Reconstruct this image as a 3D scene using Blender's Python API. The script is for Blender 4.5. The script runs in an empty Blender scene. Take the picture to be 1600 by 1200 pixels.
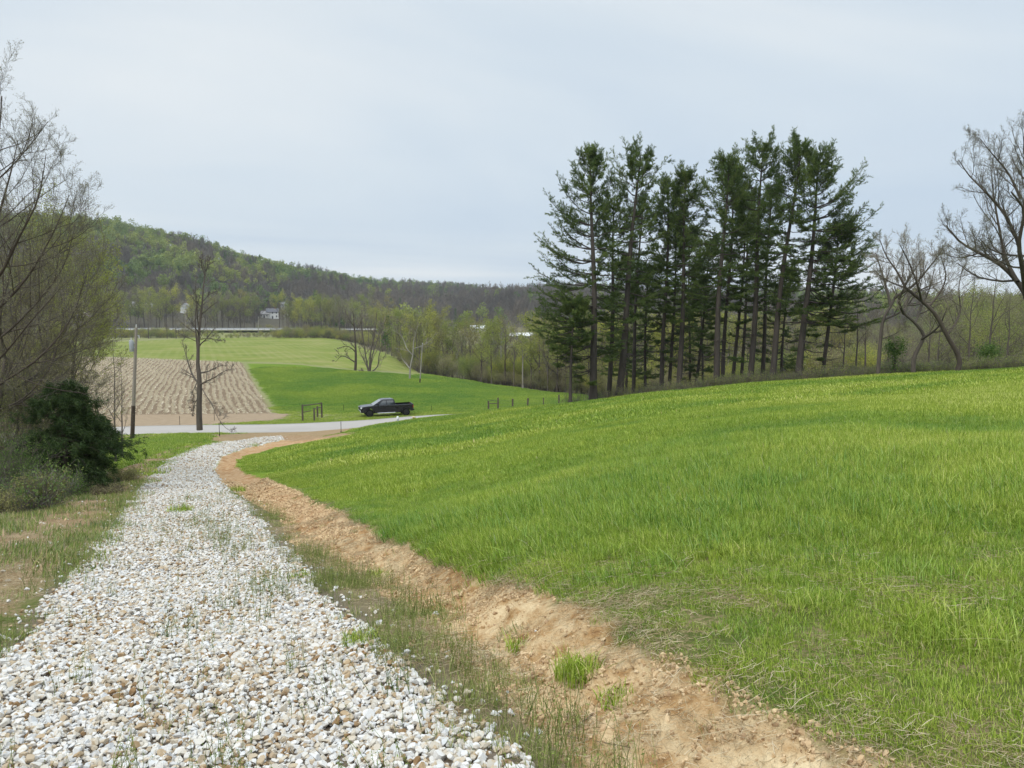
import bpy, math, random
import numpy as np
from mathutils import Vector

# ------------------------------------------------------------ camera, sky, sun, exposure
SC = bpy.context.scene
PITCH = math.radians(5.474)
FPX = 1200.0                                   # focal length in photograph pixels (1600 wide)
cam_d = bpy.data.cameras.new("camera"); cam_d.sensor_width = 36.0; cam_d.lens = 27.0
cam_d.clip_start = 0.05; cam_d.clip_end = 20000.0
cam = bpy.data.objects.new("camera", cam_d); SC.collection.objects.link(cam)
cam.location = (0, 0, 0); cam.rotation_euler = (math.pi/2 - PITCH, 0, 0)
SC.camera = cam

SUN_EL, SUN_AZ = math.radians(52), math.radians(-140)   # azimuth from +Y, clockwise to +X
sd = bpy.data.lights.new("sun", 'SUN'); sd.energy = 1.5; sd.angle = math.radians(12); sd.color = (1.0, 0.95, 0.87)
sun = bpy.data.objects.new("sun", sd); SC.collection.objects.link(sun)
sdir = Vector((math.sin(SUN_AZ)*math.cos(SUN_EL), math.cos(SUN_AZ)*math.cos(SUN_EL), math.sin(SUN_EL)))
sun.rotation_euler = sdir.to_track_quat('Z', 'Y').to_euler()

W = bpy.data.worlds.new("World"); SC.world = W; W.use_nodes = True
def build_world():
    nt = W.node_tree; n = nt.nodes; l = nt.links; n.clear()
    out = n.new('ShaderNodeOutputWorld')
    sky = n.new('ShaderNodeTexSky'); sky.sky_type = 'NISHITA'; sky.sun_disc = False
    sky.sun_elevation = SUN_EL; sky.sun_rotation = SUN_AZ; sky.dust_density = 3.0
    bg1 = n.new('ShaderNodeBackground'); bg1.inputs[1].default_value = 0.10
    l.new(sky.outputs[0], bg1.inputs[0])
    tc = n.new('ShaderNodeTexCoord'); sp = n.new('ShaderNodeSeparateXYZ'); l.new(tc.outputs['Generated'], sp.inputs[0])
    def m(op, a, b=None, c=None):
        q = n.new('ShaderNodeMath'); q.operation = op
        for k, v in enumerate((a, b, c)):
            if v is None: continue
            if isinstance(v, (int, float)): q.inputs[k].default_value = v
            else: l.new(v, q.inputs[k])
        return q.outputs[0]
    z = m('MAXIMUM', sp.outputs[2], 0.0)
    den = m('ADD', z, 0.16)
    u = m('DIVIDE', sp.outputs[0], den); v = m('DIVIDE', sp.outputs[1], den)
    # cloud deck seen in perspective, bands drawn out from left to right, sinking to the right
    cmb = n.new('ShaderNodeCombineXYZ')
    l.new(m('ADD', m('MULTIPLY', u, 0.34), m('MULTIPLY', v, 0.16)), cmb.inputs[0])
    l.new(m('SUBTRACT', m('MULTIPLY', v, 0.62), m('MULTIPLY', u, 0.18)), cmb.inputs[1])
    n1 = n.new('ShaderNodeTexNoise'); n1.inputs['Scale'].default_value = 0.9; n1.inputs['Detail'].default_value = 5.0
    n1.inputs['Roughness'].default_value = 0.45; n1.inputs['Distortion'].default_value = 0.5
    l.new(cmb.outputs[0], n1.inputs['Vector'])
    r1 = n.new('ShaderNodeValToRGB'); l.new(n1.outputs[0], r1.inputs[0])
    e = r1.color_ramp.elements
    e[0].position = 0.36; e[0].color = (0.600, 0.715, 0.840, 1)
    e[1].position = 0.64; e[1].color = (0.900, 0.940, 0.955, 1)
    q = r1.color_ramp.elements.new(0.5); q.color = (0.725, 0.815, 0.890, 1)
    # the deck is brighter towards the zenith and round the veiled sun
    zg = n.new('ShaderNodeMapRange'); zg.interpolation_type = 'SMOOTHSTEP'
    zg.inputs[1].default_value = 0.34; zg.inputs[2].default_value = 0.95; zg.inputs[3].default_value = 1.0; zg.inputs[4].default_value = ZEN
    l.new(z, zg.inputs[0])
    bg2 = n.new('ShaderNodeBackground'); l.new(r1.outputs[0], bg2.inputs[0]); l.new(zg.outputs[0], bg2.inputs[1])
    mx = n.new('ShaderNodeMixShader'); mx.inputs[0].default_value = 0.90
    l.new(bg1.outputs[0], mx.inputs[1]); l.new(bg2.outputs[0], mx.inputs[2]); l.new(mx.outputs[0], out.inputs[0])
ZEN = 3.3
build_world()
SC.view_settings.view_transform = 'Standard'; SC.view_settings.look = 'None'
SC.view_settings.exposure = 0.0; SC.view_settings.gamma = 1.0
SC.render.engine = 'CYCLES'
cy = SC.cycles
cy.max_bounces = 6; cy.diffuse_bounces = 3; cy.glossy_bounces = 2; cy.transmission_bounces = 4; cy.transparent_max_bounces = 12
cy.volume_bounces = 0; cy.use_denoising = True; cy.use_adaptive_sampling = True; cy.adaptive_threshold = 0.012
cy.caustics_reflective = False; cy.caustics_refractive = False
try: cy.denoising_input_passes = 'RGB_ALBEDO_NORMAL'; cy.denoising_prefilter = 'ACCURATE'
except Exception: pass

# ------------------------------------------------------------ helpers
COL = SC.collection
RNG = np.random.default_rng(11)

def T(py):
    """drop per metre forward seen at photograph row py"""
    v = (np.asarray(py, float) - 600.0)/FPX
    k = math.tan(PITCH)
    return (v + k)/(1.0 - v*k)
def at(px, py, Y):
    """world point seen at photograph pixel (px, py) at forward distance Y"""
    px = np.asarray(px, float); py = np.asarray(py, float)
    u = (px - 800.0)/FPX; v = (py - 600.0)/FPX
    c, s = math.cos(PITCH), math.sin(PITCH)
    dx = u; dy = c - v*s; dz = -s - v*c
    k = Y/dy
    return np.stack([dx*k, dy*k, dz*k], -1)

def tagit(o, label=None, cat=None, group=None, kind=None):
    if label: o['label'] = label
    if cat: o['category'] = cat
    if group: o['group'] = group
    if kind: o['kind'] = kind
    return o
def empty(name, loc=(0, 0, 0), rz=0.0, **k):
    o = bpy.data.objects.new(name, None); COL.objects.link(o)
    o.location = loc; o.rotation_euler = (0, 0, rz); o.empty_display_size = 0.3
    return tagit(o, **k)

class MB:
    """collects vertices and faces in numpy blocks, builds one mesh"""
    def __init__(self): self.v = []; self.f = []; self.a = []; self.n = 0; self.mi = []
    def add(self, v, f, attr=None, mi=0):
        v = np.asarray(v, np.float64).reshape(-1, 3); f = np.asarray(f, np.int64)
        self.v.append(v); self.f.append(f + self.n)
        self.a.append(np.full(len(v), 0.5) if attr is None else np.broadcast_to(np.asarray(attr, float).reshape(-1), (len(v),)) if np.size(attr) in (1, len(v)) else attr)
        self.mi.append(np.full(len(f), mi)); self.n += len(v); return self
    def mesh(self, name, mats, smooth=False, extra=None):
        V = np.concatenate(self.v); me = bpy.data.meshes.new(name)
        me.vertices.add(len(V)); me.vertices.foreach_set('co', V.astype(np.float32).ravel())
        li = np.concatenate([f.ravel() for f in self.f]); sz = np.concatenate([np.full(len(f), f.shape[1]) for f in self.f])
        me.loops.add(len(li)); me.loops.foreach_set('vertex_index', li.astype(np.int32))
        me.polygons.add(len(sz)); st = np.concatenate([[0], np.cumsum(sz)[:-1]])
        me.polygons.foreach_set('loop_start', st.astype(np.int32))
        me.polygons.foreach_set('material_index', np.concatenate(self.mi).astype(np.int32))
        me.polygons.foreach_set('use_smooth', np.full(len(sz), smooth))
        at_ = me.attributes.new('tint', 'FLOAT', 'POINT'); at_.data.foreach_set('value', np.concatenate(self.a).astype(np.float32))
        if extra:
            for k, arr in extra.items():
                q = me.attributes.new(k, 'FLOAT', 'POINT'); q.data.foreach_set('value', np.asarray(arr, np.float32))
        me.update(calc_edges=True); me.validate()
        for m_ in (mats if isinstance(mats, (list, tuple)) else [mats]): me.materials.append(m_)
        return me
    def obj(self, name, mats, parent=None, smooth=False, **k):
        o = bpy.data.objects.new(name, self.mesh(name, mats, smooth)); COL.objects.link(o)
        if parent is not None: o.parent = parent
        return tagit(o, **k)

def box(mb, x0, x1, y0, y1, z0, z1, bev=0.0, mi=0, attr=None, M=None):
    if bev <= 0:
        v = np.array([[x, y, z] for z in (z0, z1) for y in (y0, y1) for x in (x0, x1)], float)
        f = [[0, 2, 3, 1], [4, 5, 7, 6], [0, 1, 5, 4], [2, 6, 7, 3], [0, 4, 6, 2], [1, 3, 7, 5]]
    else:
        b = min(bev, (x1-x0)/2.01, (y1-y0)/2.01, (z1-z0)/2.01)
        ring = lambda d, z: [[x0+d, y0+b, z], [x0+b, y0+d, z], [x1-b, y0+d, z], [x1-d, y0+b, z], [x1-d, y1-b, z], [x1-b, y1-d, z], [x0+b, y1-d, z], [x0+d, y1-b, z]]
        R = [[[x0+b, y0+b, z0], [x0+b, y0+b, z0], [x1-b, y0+b, z0], [x1-b, y0+b, z0], [x1-b, y1-b, z0], [x1-b, y1-b, z0], [x0+b, y1-b, z0], [x0+b, y1-b, z0]], ring(0, z0+b), ring(0, z1-b)]
        R.append([[p[0], p[1], z1] for p in R[0]])
        # slightly inset end rings keep the faces valid
        for q in (0, 3):
            zz = z0 if q == 0 else z1; R[q] = ring(b*0.9, zz)
        v = np.array(sum(R, []), float); f = []
        for k in range(3):
            for i in range(8):
                j = (i+1) % 8; f.append([k*8+i, k*8+j, (k+1)*8+j, (k+1)*8+i])
        mb.add(v if M is None else v @ M[0].T + M[1], f, attr, mi)
        vv = v if M is None else v @ M[0].T + M[1]
        mb.add(vv[:8], [list(range(7, -1, -1))], attr, mi); mb.add(vv[24:], [list(range(8))], attr, mi)
        return
    if M is not None: v = v @ M[0].T + M[1]
    mb.add(v, f, attr, mi)

def tubes(mb, P, R, sides=6, attr=None, mi=0, caps=False):
    """P (M,n,3) polylines, R (M,n) radii"""
    P = np.asarray(P, float); R = np.asarray(R, float)
    if P.ndim == 2: P = P[None]; R = R[None]
    Mn, n, _ = P.shape
    t = np.gradient(P, axis=1); t /= (np.linalg.norm(t, axis=2, keepdims=True) + 1e-9)
    ref = np.where(np.abs(t[:, :1, 2:3]) > 0.8, np.array([1.0, 0.13, 0]), np.array([0.0, 0.1, 1.0]))
    a = np.cross(t, np.broadcast_to(ref, t.shape)); a /= (np.linalg.norm(a, axis=2, keepdims=True) + 1e-9); b = np.cross(t, a)
    ang = np.arange(sides)*2*math.pi/sides
    V = P[:, :, None, :] + R[:, :, None, None]*(np.cos(ang)[None, None, :, None]*a[:, :, None, :] + np.sin(ang)[None, None, :, None]*b[:, :, None, :])
    idx = np.arange(Mn*n*sides).reshape(Mn, n, sides); nx = np.roll(idx, -1, axis=2)
    F = np.stack([idx[:, :-1], nx[:, :-1], nx[:, 1:], idx[:, 1:]], -1).reshape(-1, 4)
    at_ = None
    if attr is not None: at_ = np.repeat(np.broadcast_to(np.asarray(attr, float), (Mn,)), n*sides)
    mb.add(V.reshape(-1, 3), F, at_, mi)
    if caps:
        for q in range(Mn):
            base = V[q].reshape(-1, 3)
            mb.add(base[:sides], [list(range(sides))[::-1]], None, mi); mb.add(base[-sides:], [list(range(sides))], None, mi)

def quads_at(mb, C, size, asp=1.0, attr=None, rng=RNG, flat=0.0, tri=False, droop=0.0):
    """leaf quads (diamonds) at points C with random facing"""
    N = len(C); size = np.broadcast_to(np.asarray(size, float), (N,))
    nrm = rng.normal(size=(N, 3)); nrm[:, 2] = np.abs(nrm[:, 2]) + flat; nrm /= np.linalg.norm(nrm, axis=1, keepdims=True)
    a = np.cross(nrm, rng.normal(size=(N, 3))); a /= np.linalg.norm(a, axis=1, keepdims=True) + 1e-9; b = np.cross(nrm, a)
    s = size[:, None]
    if droop: a[:, 2] -= droop; a /= np.linalg.norm(a, axis=1, keepdims=True) + 1e-9
    if tri:
        V = np.stack([C - b*s*asp*0.5, C + a*s, C + b*s*asp*0.5], 1); F = np.arange(N*3).reshape(N, 3); k = 3
    else:
        V = np.stack([C, C + a*s*0.5 - b*s*asp*0.5, C + a*s, C + a*s*0.5 + b*s*asp*0.5], 1); F = np.arange(N*4).reshape(N, 4); k = 4
    mb.add(V.reshape(-1, 3), F, None if attr is None else np.repeat(np.broadcast_to(attr, (N,)), k))

def vnoise(x, y, seed=0):
    xi = np.floor(x).astype(np.int64); yi = np.floor(y).astype(np.int64); fx = x - xi; fy = y - yi
    fx = fx*fx*(3-2*fx); fy = fy*fy*(3-2*fy)
    def h(a, b):
        n = (a*374761393 + b*668265263 + seed*1442695041) & 0xFFFFFFFF
        n = ((n ^ (n >> 13))*1274126177) & 0xFFFFFFFF
        return ((n ^ (n >> 16)) & 0xFFFF)/65535.0
    return (h(xi, yi)*(1-fx)+h(xi+1, yi)*fx)*(1-fy) + (h(xi, yi+1)*(1-fx)+h(xi+1, yi+1)*fx)*fy
def fbm(x, y, scale, octv=4, seed=0, rough=0.5):
    s = 0; a = 1.0; t = 0
    for k in range(octv):
        s = s + a*vnoise(x/scale*(2**k)+17.3*k, y/scale*(2**k)-9.1*k, seed+k); t += a; a *= rough
    return s/t
def sstep(e0, e1, x):
    t = np.clip((x-e0)/(e1-e0), 0, 1); return t*t*(3-2*t)
def sdpoly(x, y, poly):
    """signed distance to polygon (negative inside)"""
    x = np.asarray(x, float); y = np.asarray(y, float); sh = x.shape; x = x.ravel(); y = y.ravel()
    d2 = np.full(x.shape, 1e18); ins = np.zeros(x.shape, bool); n = len(poly)
    for i in range(n):
        ax, ay = poly[i]; bx, by = poly[(i+1) % n]; ex, ey = bx-ax, by-ay
        L = ex*ex+ey*ey + 1e-12
        t = np.clip(((x-ax)*ex+(y-ay)*ey)/L, 0, 1)
        d2 = np.minimum(d2, (x-ax-t*ex)**2+(y-ay-t*ey)**2)
        c = ((ay > y) != (by > y)) & (x < (bx-ax)*(y-ay)/((by-ay) if by != ay else 1e-12)+ax)
        ins ^= c
    d = np.sqrt(d2); return np.where(ins, -d, d).reshape(sh)
def dline(x, y, line):
    """distance to open polyline"""
    d2 = np.full(np.shape(x), 1e18)
    for i in range(len(line)-1):
        ax, ay = line[i][:2]; bx, by = line[i+1][:2]; ex, ey = bx-ax, by-ay
        t = np.clip(((x-ax)*ex+(y-ay)*ey)/(ex*ex+ey*ey+1e-12), 0, 1)
        d2 = np.minimum(d2, (x-ax-t*ex)**2+(y-ay-t*ey)**2)
    return np.sqrt(d2)
def catmull(pts, per=8):
    pts = np.asarray(pts, float); P = np.vstack([2*pts[0]-pts[1], pts, 2*pts[-1]-pts[-2]]); out = []
    for i in range(1, len(P)-2):
        for t in np.arange(per)/per:
            out.append(0.5*((2*P[i]) + (-P[i-1]+P[i+1])*t + (2*P[i-1]-5*P[i]+4*P[i+1]-P[i+2])*t*t + (-P[i-1]+3*P[i]-3*P[i+1]+P[i+2])*t**3))
    out.append(P[-2]); return np.array(out)

# ------------------------------------------------------------ terrain
# ground height below the eye, as profiles (forward distance, z) along directions given by photograph column
FLAT = [(376, -14.0), (402, -14.0), (412, -10.6), (432, -10.6), (445, -12.5)]
PROF = {
 -900: [(0,-1.6),(5,-2.3),(10,-3.3),(16,-5.0),(30,-8.5),(60,-12.8),(130,-13.2)] + FLAT + [(500,-6),(750,80),(800,86),(1100,60),(3000,40)],
 -250: [(0,-1.6),(5,-2.35),(10,-3.25),(16,-4.8),(24,-7.0),(35,-9.8),(60,-12.6),(76,-12.7),(130,-13.2)] + FLAT + [(500,-8),(600,26),(760,88),(820,90),(1100,60),(3000,40)],
 0:    [(0,-1.6),(5,-2.4),(7,-2.8),(11,-3.42),(15,-4.1),(19,-5.2),(26,-7.4),(38,-10.2),(60,-12.5),(76,-12.7),(130,-13.2)] + FLAT + [(500,-8),(600,28),(760,86),(820,88),(1100,60),(3000,40)],
 100:  [(0,-1.6),(5,-2.4),(8,-2.95),(12,-3.7),(17,-4.55),(22,-5.4),(27,-6.8),(40,-9.8),(60,-12.2),(76,-12.5),(130,-13.2)] + FLAT + [(500,-8),(600,26),(740,80),(800,84),(1100,60),(3000,40)],
 200:  [(0,-1.6),(5,-2.4),(8,-3.0),(12,-3.7),(20,-5.1),(26,-6.03),(36,-7.6),(46,-8.95),(58,-10.5),(66,-11.4),(73,-12.2),(84,-12.4),(130,-13.2)] + FLAT + [(500,-8),(600,20),(745,72),(800,75),(1100,60),(3000,40)],
 300:  [(0,-1.6),(5,-2.42),(8,-3.0),(12,-3.75),(20,-5.05),(26,-6.0),(44,-8.7),(58,-10.2),(68,-11.1),(74.5,-12.2),(84,-12.4),(130,-13.2)] + FLAT + [(500,-9),(600,12),(750,58),(800,61),(1100,50),(3000,40)],
 400:  [(0,-1.6),(5,-2.42),(8,-3.0),(12,-3.75),(20,-5.0),(30,-6.6),(44,-8.7),(60,-10.85),(68,-11.7),(75,-12.25),(86,-12.4),(130,-13.2)] + FLAT + [(520,-10),(640,8),(820,44),(900,46),(1200,40),(3000,36)],
 500:  [(0,-1.6),(5,-2.35),(10,-3.25),(14,-3.78),(20,-4.9),(30,-6.3),(40,-7.6),(52,-9.0),(62,-10.2),(69,-11.4),(76,-12.2),(88,-12.4),(130,-13.2),(200,-13.9)] + FLAT + [(540,-12),(700,4),(950,36),(1030,38),(1400,34),(3000,34)],
 600:  [(0,-1.6),(5,-2.25),(10,-3.1),(20,-4.6),(30,-5.9),(45,-7.7),(56,-8.75),(66,-9.7),(73,-11.2),(79,-12.2),(92,-12.4),(130,-13.2),(200,-14.0),(290,-15.0),(330,-18.0),(420,-18.5),(600,-14),(900,10),(1200,30),(1300,32),(3000,34)],
 700:  [(0,-1.6),(5,-2.15),(10,-2.9),(20,-4.3),(40,-6.75),(55,-8.15),(66,-9.02),(73,-10.6),(82,-12.1),(95,-12.4),(120,-13.2),(172,-14.95),(200,-18.0),(250,-19.5),(400,-18.5),(700,-14),(820,2),(1000,14),(1300,30),(1500,31),(3000,34)],
 800:  [(0,-1.6),(5,-2.05),(10,-2.7),(14,-3.3),(20,-4.0),(40,-6.1),(55,-7.4),(63,-8.0),(72,-9.9),(84,-12.2),(95,-12.5),(120,-13.6),(155,-15.2),(185,-18.5),(235,-19.5),(350,-18.5),(600,-15),(750,4),(880,14),(1000,13),(1300,14),(3000,30)],
 900:  [(0,-1.6),(5,-2.0),(10,-2.55),(20,-3.6),(40,-5.5),(52,-6.55),(60,-7.17),(68,-8.7),(84,-11.6),(100,-12.9),(120,-14.0),(140,-15.2),(170,-18.5),(220,-19.5),(350,-18.5),(560,-16),(720,2),(900,16),(1000,15),(3000,24)],
 1000: [(0,-1.6),(5,-1.95),(10,-2.4),(20,-3.3),(40,-5.0),(52,-5.95),(60,-6.6),(68,-7.9),(82,-10.5),(110,-14.0),(150,-17.5),(210,-19.5),(350,-18.5),(540,-16),(720,4),(900,14),(1000,14),(3000,20)],
 1200: [(0,-1.6),(5,-1.85),(10,-2.2),(20,-2.9),(40,-4.3),(50,-4.95),(58,-5.45),(66,-6.5),(80,-9.0),(110,-13.0),(150,-16.5),(210,-18.5),(350,-17.5),(500,-12),(640,2),(700,7),(900,0),(3000,10)],
 1400: [(0,-1.6),(5,-1.8),(10,-2.1),(20,-2.65),(40,-3.85),(48,-4.25),(55,-4.65),(64,-5.6),(80,-8.2),(110,-11.5),(160,-13.5),(260,-13),(420,-10),(560,-4),(680,1),(900,-5),(3000,0)],
 1600: [(0,-1.6),(5,-1.75),(10,-2.0),(20,-2.5),(35,-3.15),(42,-3.42),(48,-3.7),(58,-4.6),(72,-7.0),(100,-10.5),(150,-11.5),(220,-10.5),(330,-7),(420,-7),(700,-6),(3000,0)],
 1900: [(0,-1.6),(5,-1.7),(10,-1.85),(20,-2.2),(35,-2.8),(48,-3.4),(60,-4.8),(80,-7.5),(120,-9),(250,-7),(400,-4),(3000,0)],
 3000: [(0,-1.6),(10,-1.6),(30,-1.8),(60,-2.5),(120,-4),(300,0),(3000,10)],
}
def _build_table():
    az = np.array([math.atan((p-800)/FPX) for p in sorted(PROF)])
    S = np.exp(np.linspace(math.log(0.8), math.log(3200), 520)) - 0.8
    rows = []
    for p in sorted(PROF):
        q = np.array(PROF[p], float); rows.append(np.interp(np.log(S+3.0), np.log(q[:, 0]+3.0), q[:, 1]))
    rows = np.array(rows)
    az_b = math.radians(110)
    back = np.interp(S, [0, 10, 40, 200, 3000], [-1.6, -1.0, 0.5, 5, 30])
    AZ = np.concatenate([[-math.pi, -az_b], az, [az_b, math.pi]])
    R = np.vstack([back, 0.5*back+0.5*rows[0], rows, 0.5*back+0.5*rows[-1], back])
    G = np.linspace(-math.pi, math.pi, 721)
    tab = np.empty((721, 520))
    j = np.clip(np.searchsorted(AZ, G, side='right')-1, 0, len(AZ)-2)
    t = (G-AZ[j])/(AZ[j+1]-AZ[j])
    # monotone cubic across azimuth
    h = np.diff(AZ)[:, None]; dl = np.diff(R, axis=0)/h
    m = np.zeros_like(R); m[1:-1] = np.where(dl[:-1]*dl[1:] > 0, 2*dl[:-1]*dl[1:]/(dl[:-1]+dl[1:]+1e-12*np.sign(dl[:-1]+dl[1:]+1e-15)), 0)
    tt = t[:, None]; H = h[j]
    tab = (2*tt**3-3*tt**2+1)*R[j] + (tt**3-2*tt**2+tt)*H*m[j] + (-2*tt**3+3*tt**2)*R[j+1] + (tt**3-tt**2)*H*m[j+1]
    k = np.exp(-0.5*(np.arange(-6, 7)/2.2)**2); k /= k.sum()
    pad = np.pad(tab, ((0, 0), (6, 6)), mode='edge'); tab = sum(k[i]*pad[:, i:i+520] for i in range(13))
    return tab
TAB = _build_table()
_c40 = math.radians(44)
def H0(x, y):
    x = np.asarray(x, float); y = np.asarray(y, float)
    a = np.arctan2(x, y); r = np.hypot(x, y); s = r*np.cos(np.minimum(np.abs(a), _c40))
    ga = (a+math.pi)/(2*math.pi)*720; gs = (np.log(s+0.8)-math.log(0.8))/(math.log(3200)-math.log(0.8))*519
    gs = np.clip(gs, 0, 518.999); ga = np.clip(ga, 0, 719.999)
    i = ga.astype(int); j = gs.astype(int); fa = ga-i; fs = gs-j
    z = (TAB[i, j]*(1-fa)*(1-fs)+TAB[i+1, j]*fa*(1-fs)+TAB[i, j+1]*(1-fa)*fs+TAB[i+1, j+1]*fa*fs)
    amp = sstep(25, 160, r)*0.0 + sstep(480, 700, r)
    return z + amp*(fbm(x, y, 160, 3, 5)-0.5)*22
def hit(px, py, fn=None, smax=1600):
    fn = fn or H0
    px = np.atleast_1d(np.asarray(px, float)); py = np.atleast_1d(np.asarray(py, float))
    Y = np.exp(np.linspace(math.log(1.2), math.log(smax), 3000)); out = []
    for a, b in zip(px, py):
        P = at(np.full(Y.shape, a), np.full(Y.shape, b), Y); d = P[:, 2]-fn(P[:, 0], P[:, 1])
        k = np.argmax(d < 0)
        if not (d < 0).any(): k = len(Y)-1
        k = max(k, 1); t = d[k-1]/(d[k-1]-d[k]+1e-12); out.append(P[k-1]*(1-t)+P[k]*t)
    return np.array(out)
def wpoly(pts): return [tuple(q[:2]) for q in hit([p[0] for p in pts], [p[1] for p in pts])]

# zones traced where they lie on the ground
GR_R = [(850,1200),(770,1120),(690,1050),(600,985),(540,940),(490,890),(440,840),(395,795),(352,758),(334,732),(345,713),(385,698),(425,690),(445,686)]
GR_L = [(440,681.5),(400,684),(350,690),(300,701),(264,717),(232,746),(207,776),(186,806),(158,838),(118,884),(66,938),(8,998),(-75,1075),(-220,1215)]
P_GRAVEL = wpoly(GR_R + GR_L); P_GRAVEL = P_GRAVEL + [(-2.6, 1.0), (-2.6, -12), (0.9, -12), (0.75, 1.0)]
MEADOW_E = [(1420,1200),(1300,1148),(1180,1090),(1080,1036),(980,985),(905,942),(835,908),(760,886),(700,868),(620,833),(560,810),(500,787),(460,765),(425,750),(385,738),(368,724),(382,711),(430,698),(490,689),(520,685.5),(548,680)]
P_DIRT = wpoly(MEADOW_E) + wpoly([(540,677),(480,679.5),(440,681),(445,686),(425,690),(385,698),(345,713),(334,732),(352,756),(400,785),(440,800),(452,835),(500,868),(560,888),(640,925),(700,985),(760,1035),(860,1105),(950,1200)]) + [(1.0, 0.5), (1.6, -8), (3.2, -8), (1.9, 0.5)]
P_VERGE = wpoly([(334,732),(352,758),(395,795),(440,840),(490,890),(540,940),(600,985),(690,1050),(770,1120),(850,1200),(960,1200),(870,1105),(770,1035),(705,985),(650,925),(565,886),(505,866),(455,832),(444,800),(405,780),(360,745)])
P_LDIRT = wpoly([(440,680.5),(360,684.5),(330,686),(290,694),(245,706),(200,728),(150,760),(110,785),(60,810),(0,838),(-60,870),(-60,985),(45,928),(110,862),(172,800),(195,770),(222,742),(258,713),(300,697),(350,687),(400,682)])
P_MOUTH = wpoly([(335,678.5),(440,673.5),(550,668.0),(560,677),(540,681),(440,686),(350,691),(322,690)])
P_STUB = wpoly([(-200,562),(150,557.5),(378,566.5),(426,646),(455,647),(440,655),(380,660),(250,667),(60,671),(-200,676)])
P_STUBEDGE = wpoly([(-200,655),(426,645.5),(455,647),(440,655),(380,660),(250,667),(60,671),(-200,676)])
P_GREEN = wpoly([(386,568),(470,570),(560,580),(640,586),(700,590),(760,600),(870,614),(960,622)]) + [(45, 112), (30, 92), (12, 92), (-15, 92.5), (-22, 93)] + wpoly([(435,641)])
P_FAR = wpoly([(-100,556),(150,556),(380,565),(470,568),(560,578),(655,585),(648,578),(610,555),(560,540),(520,529),(440,526.5),(300,528),(150,536),(-100,540)])
DITCH = wpoly([(1000,1200),(900,1110),(810,1030),(740,975),(690,925),(600,885),(530,850),(480,815),(445,785),(400,755),(352,735),(350,722),(390,705)])
ROADC = [(-95,73.5),(-52,76),(-40.3,78),(-25.2,79.5),(-16.4,82),(-8.6,86),(7.6,92),(34,100),(70,112)]
HWC = [(-520,405),(-300,418),(-220,421),(-150,422),(-105,423),(-72,427)]
_rc = catmull(np.array(ROADC, float), 6)
ROAD_W = 3.3
def Hs(x, y):
    """smooth terrain with ditch, bank and road bed"""
    x = np.asarray(x, float); y = np.asarray(y, float)
    z = H0(x, y)
    near = (np.abs(x) < 50) & (y < 75) & (y > -10)
    if near.any():
        xn, yn = x[near], y[near]
        dd = dline(xn, yn, DITCH)
        z = z.copy()
        dm = sdpoly(xn, yn, P_DIRT)
        z[near] += -0.12*np.exp(-(dd/0.45)**2) * sstep(-10, 2, yn) - 0.05*sstep(0.3, -0.4, dm)
    rd = (y > 60) & (y < 125) & (np.abs(x) < 110)
    if rd.any():
        if not near.any(): z = z.copy()
        z[rd] -= 0.10*sstep(ROAD_W-0.1, ROAD_W-0.9, dline(x[rd], y[rd], _rc))
    return z
def Hm(x, y, dirt=None):
    """full ground with clods and hummocks"""
    z = Hs(x, y); r = np.hypot(x, y); k = r < 90
    if k.any():
        xn, yn = x[k], y[k]; z = z.copy()
        dm = sdpoly(xn, yn, P_DIRT); wd = sstep(0.25, -0.15, dm)
        w2 = sstep(0.2, -0.1, sdpoly(xn, yn, P_LDIRT))
        clod = (np.abs(fbm(xn, yn, 0.55, 3, 21)-0.5)*-0.22 + (fbm(xn, yn, 0.16, 3, 22)-0.5)*0.085 + np.maximum(fbm(xn, yn, 0.09, 2, 23)-0.58, 0)*0.16)
        gully = -0.10*sstep(0.10, 0.0, np.abs(fbm(xn, yn, 1.3, 3, 27)-0.5))
        meadow = sstep(-0.1, 0.6, dm)*(1-w2)
        z[k] += (wd + 0.45*w2)*(clod*.85 + gully*wd*.8) + (1-wd)*(fbm(xn, yn, 3.5, 3, 24)-0.5)*0.16*meadow*sstep(1.5, 6, r[k])
    return z
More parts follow.
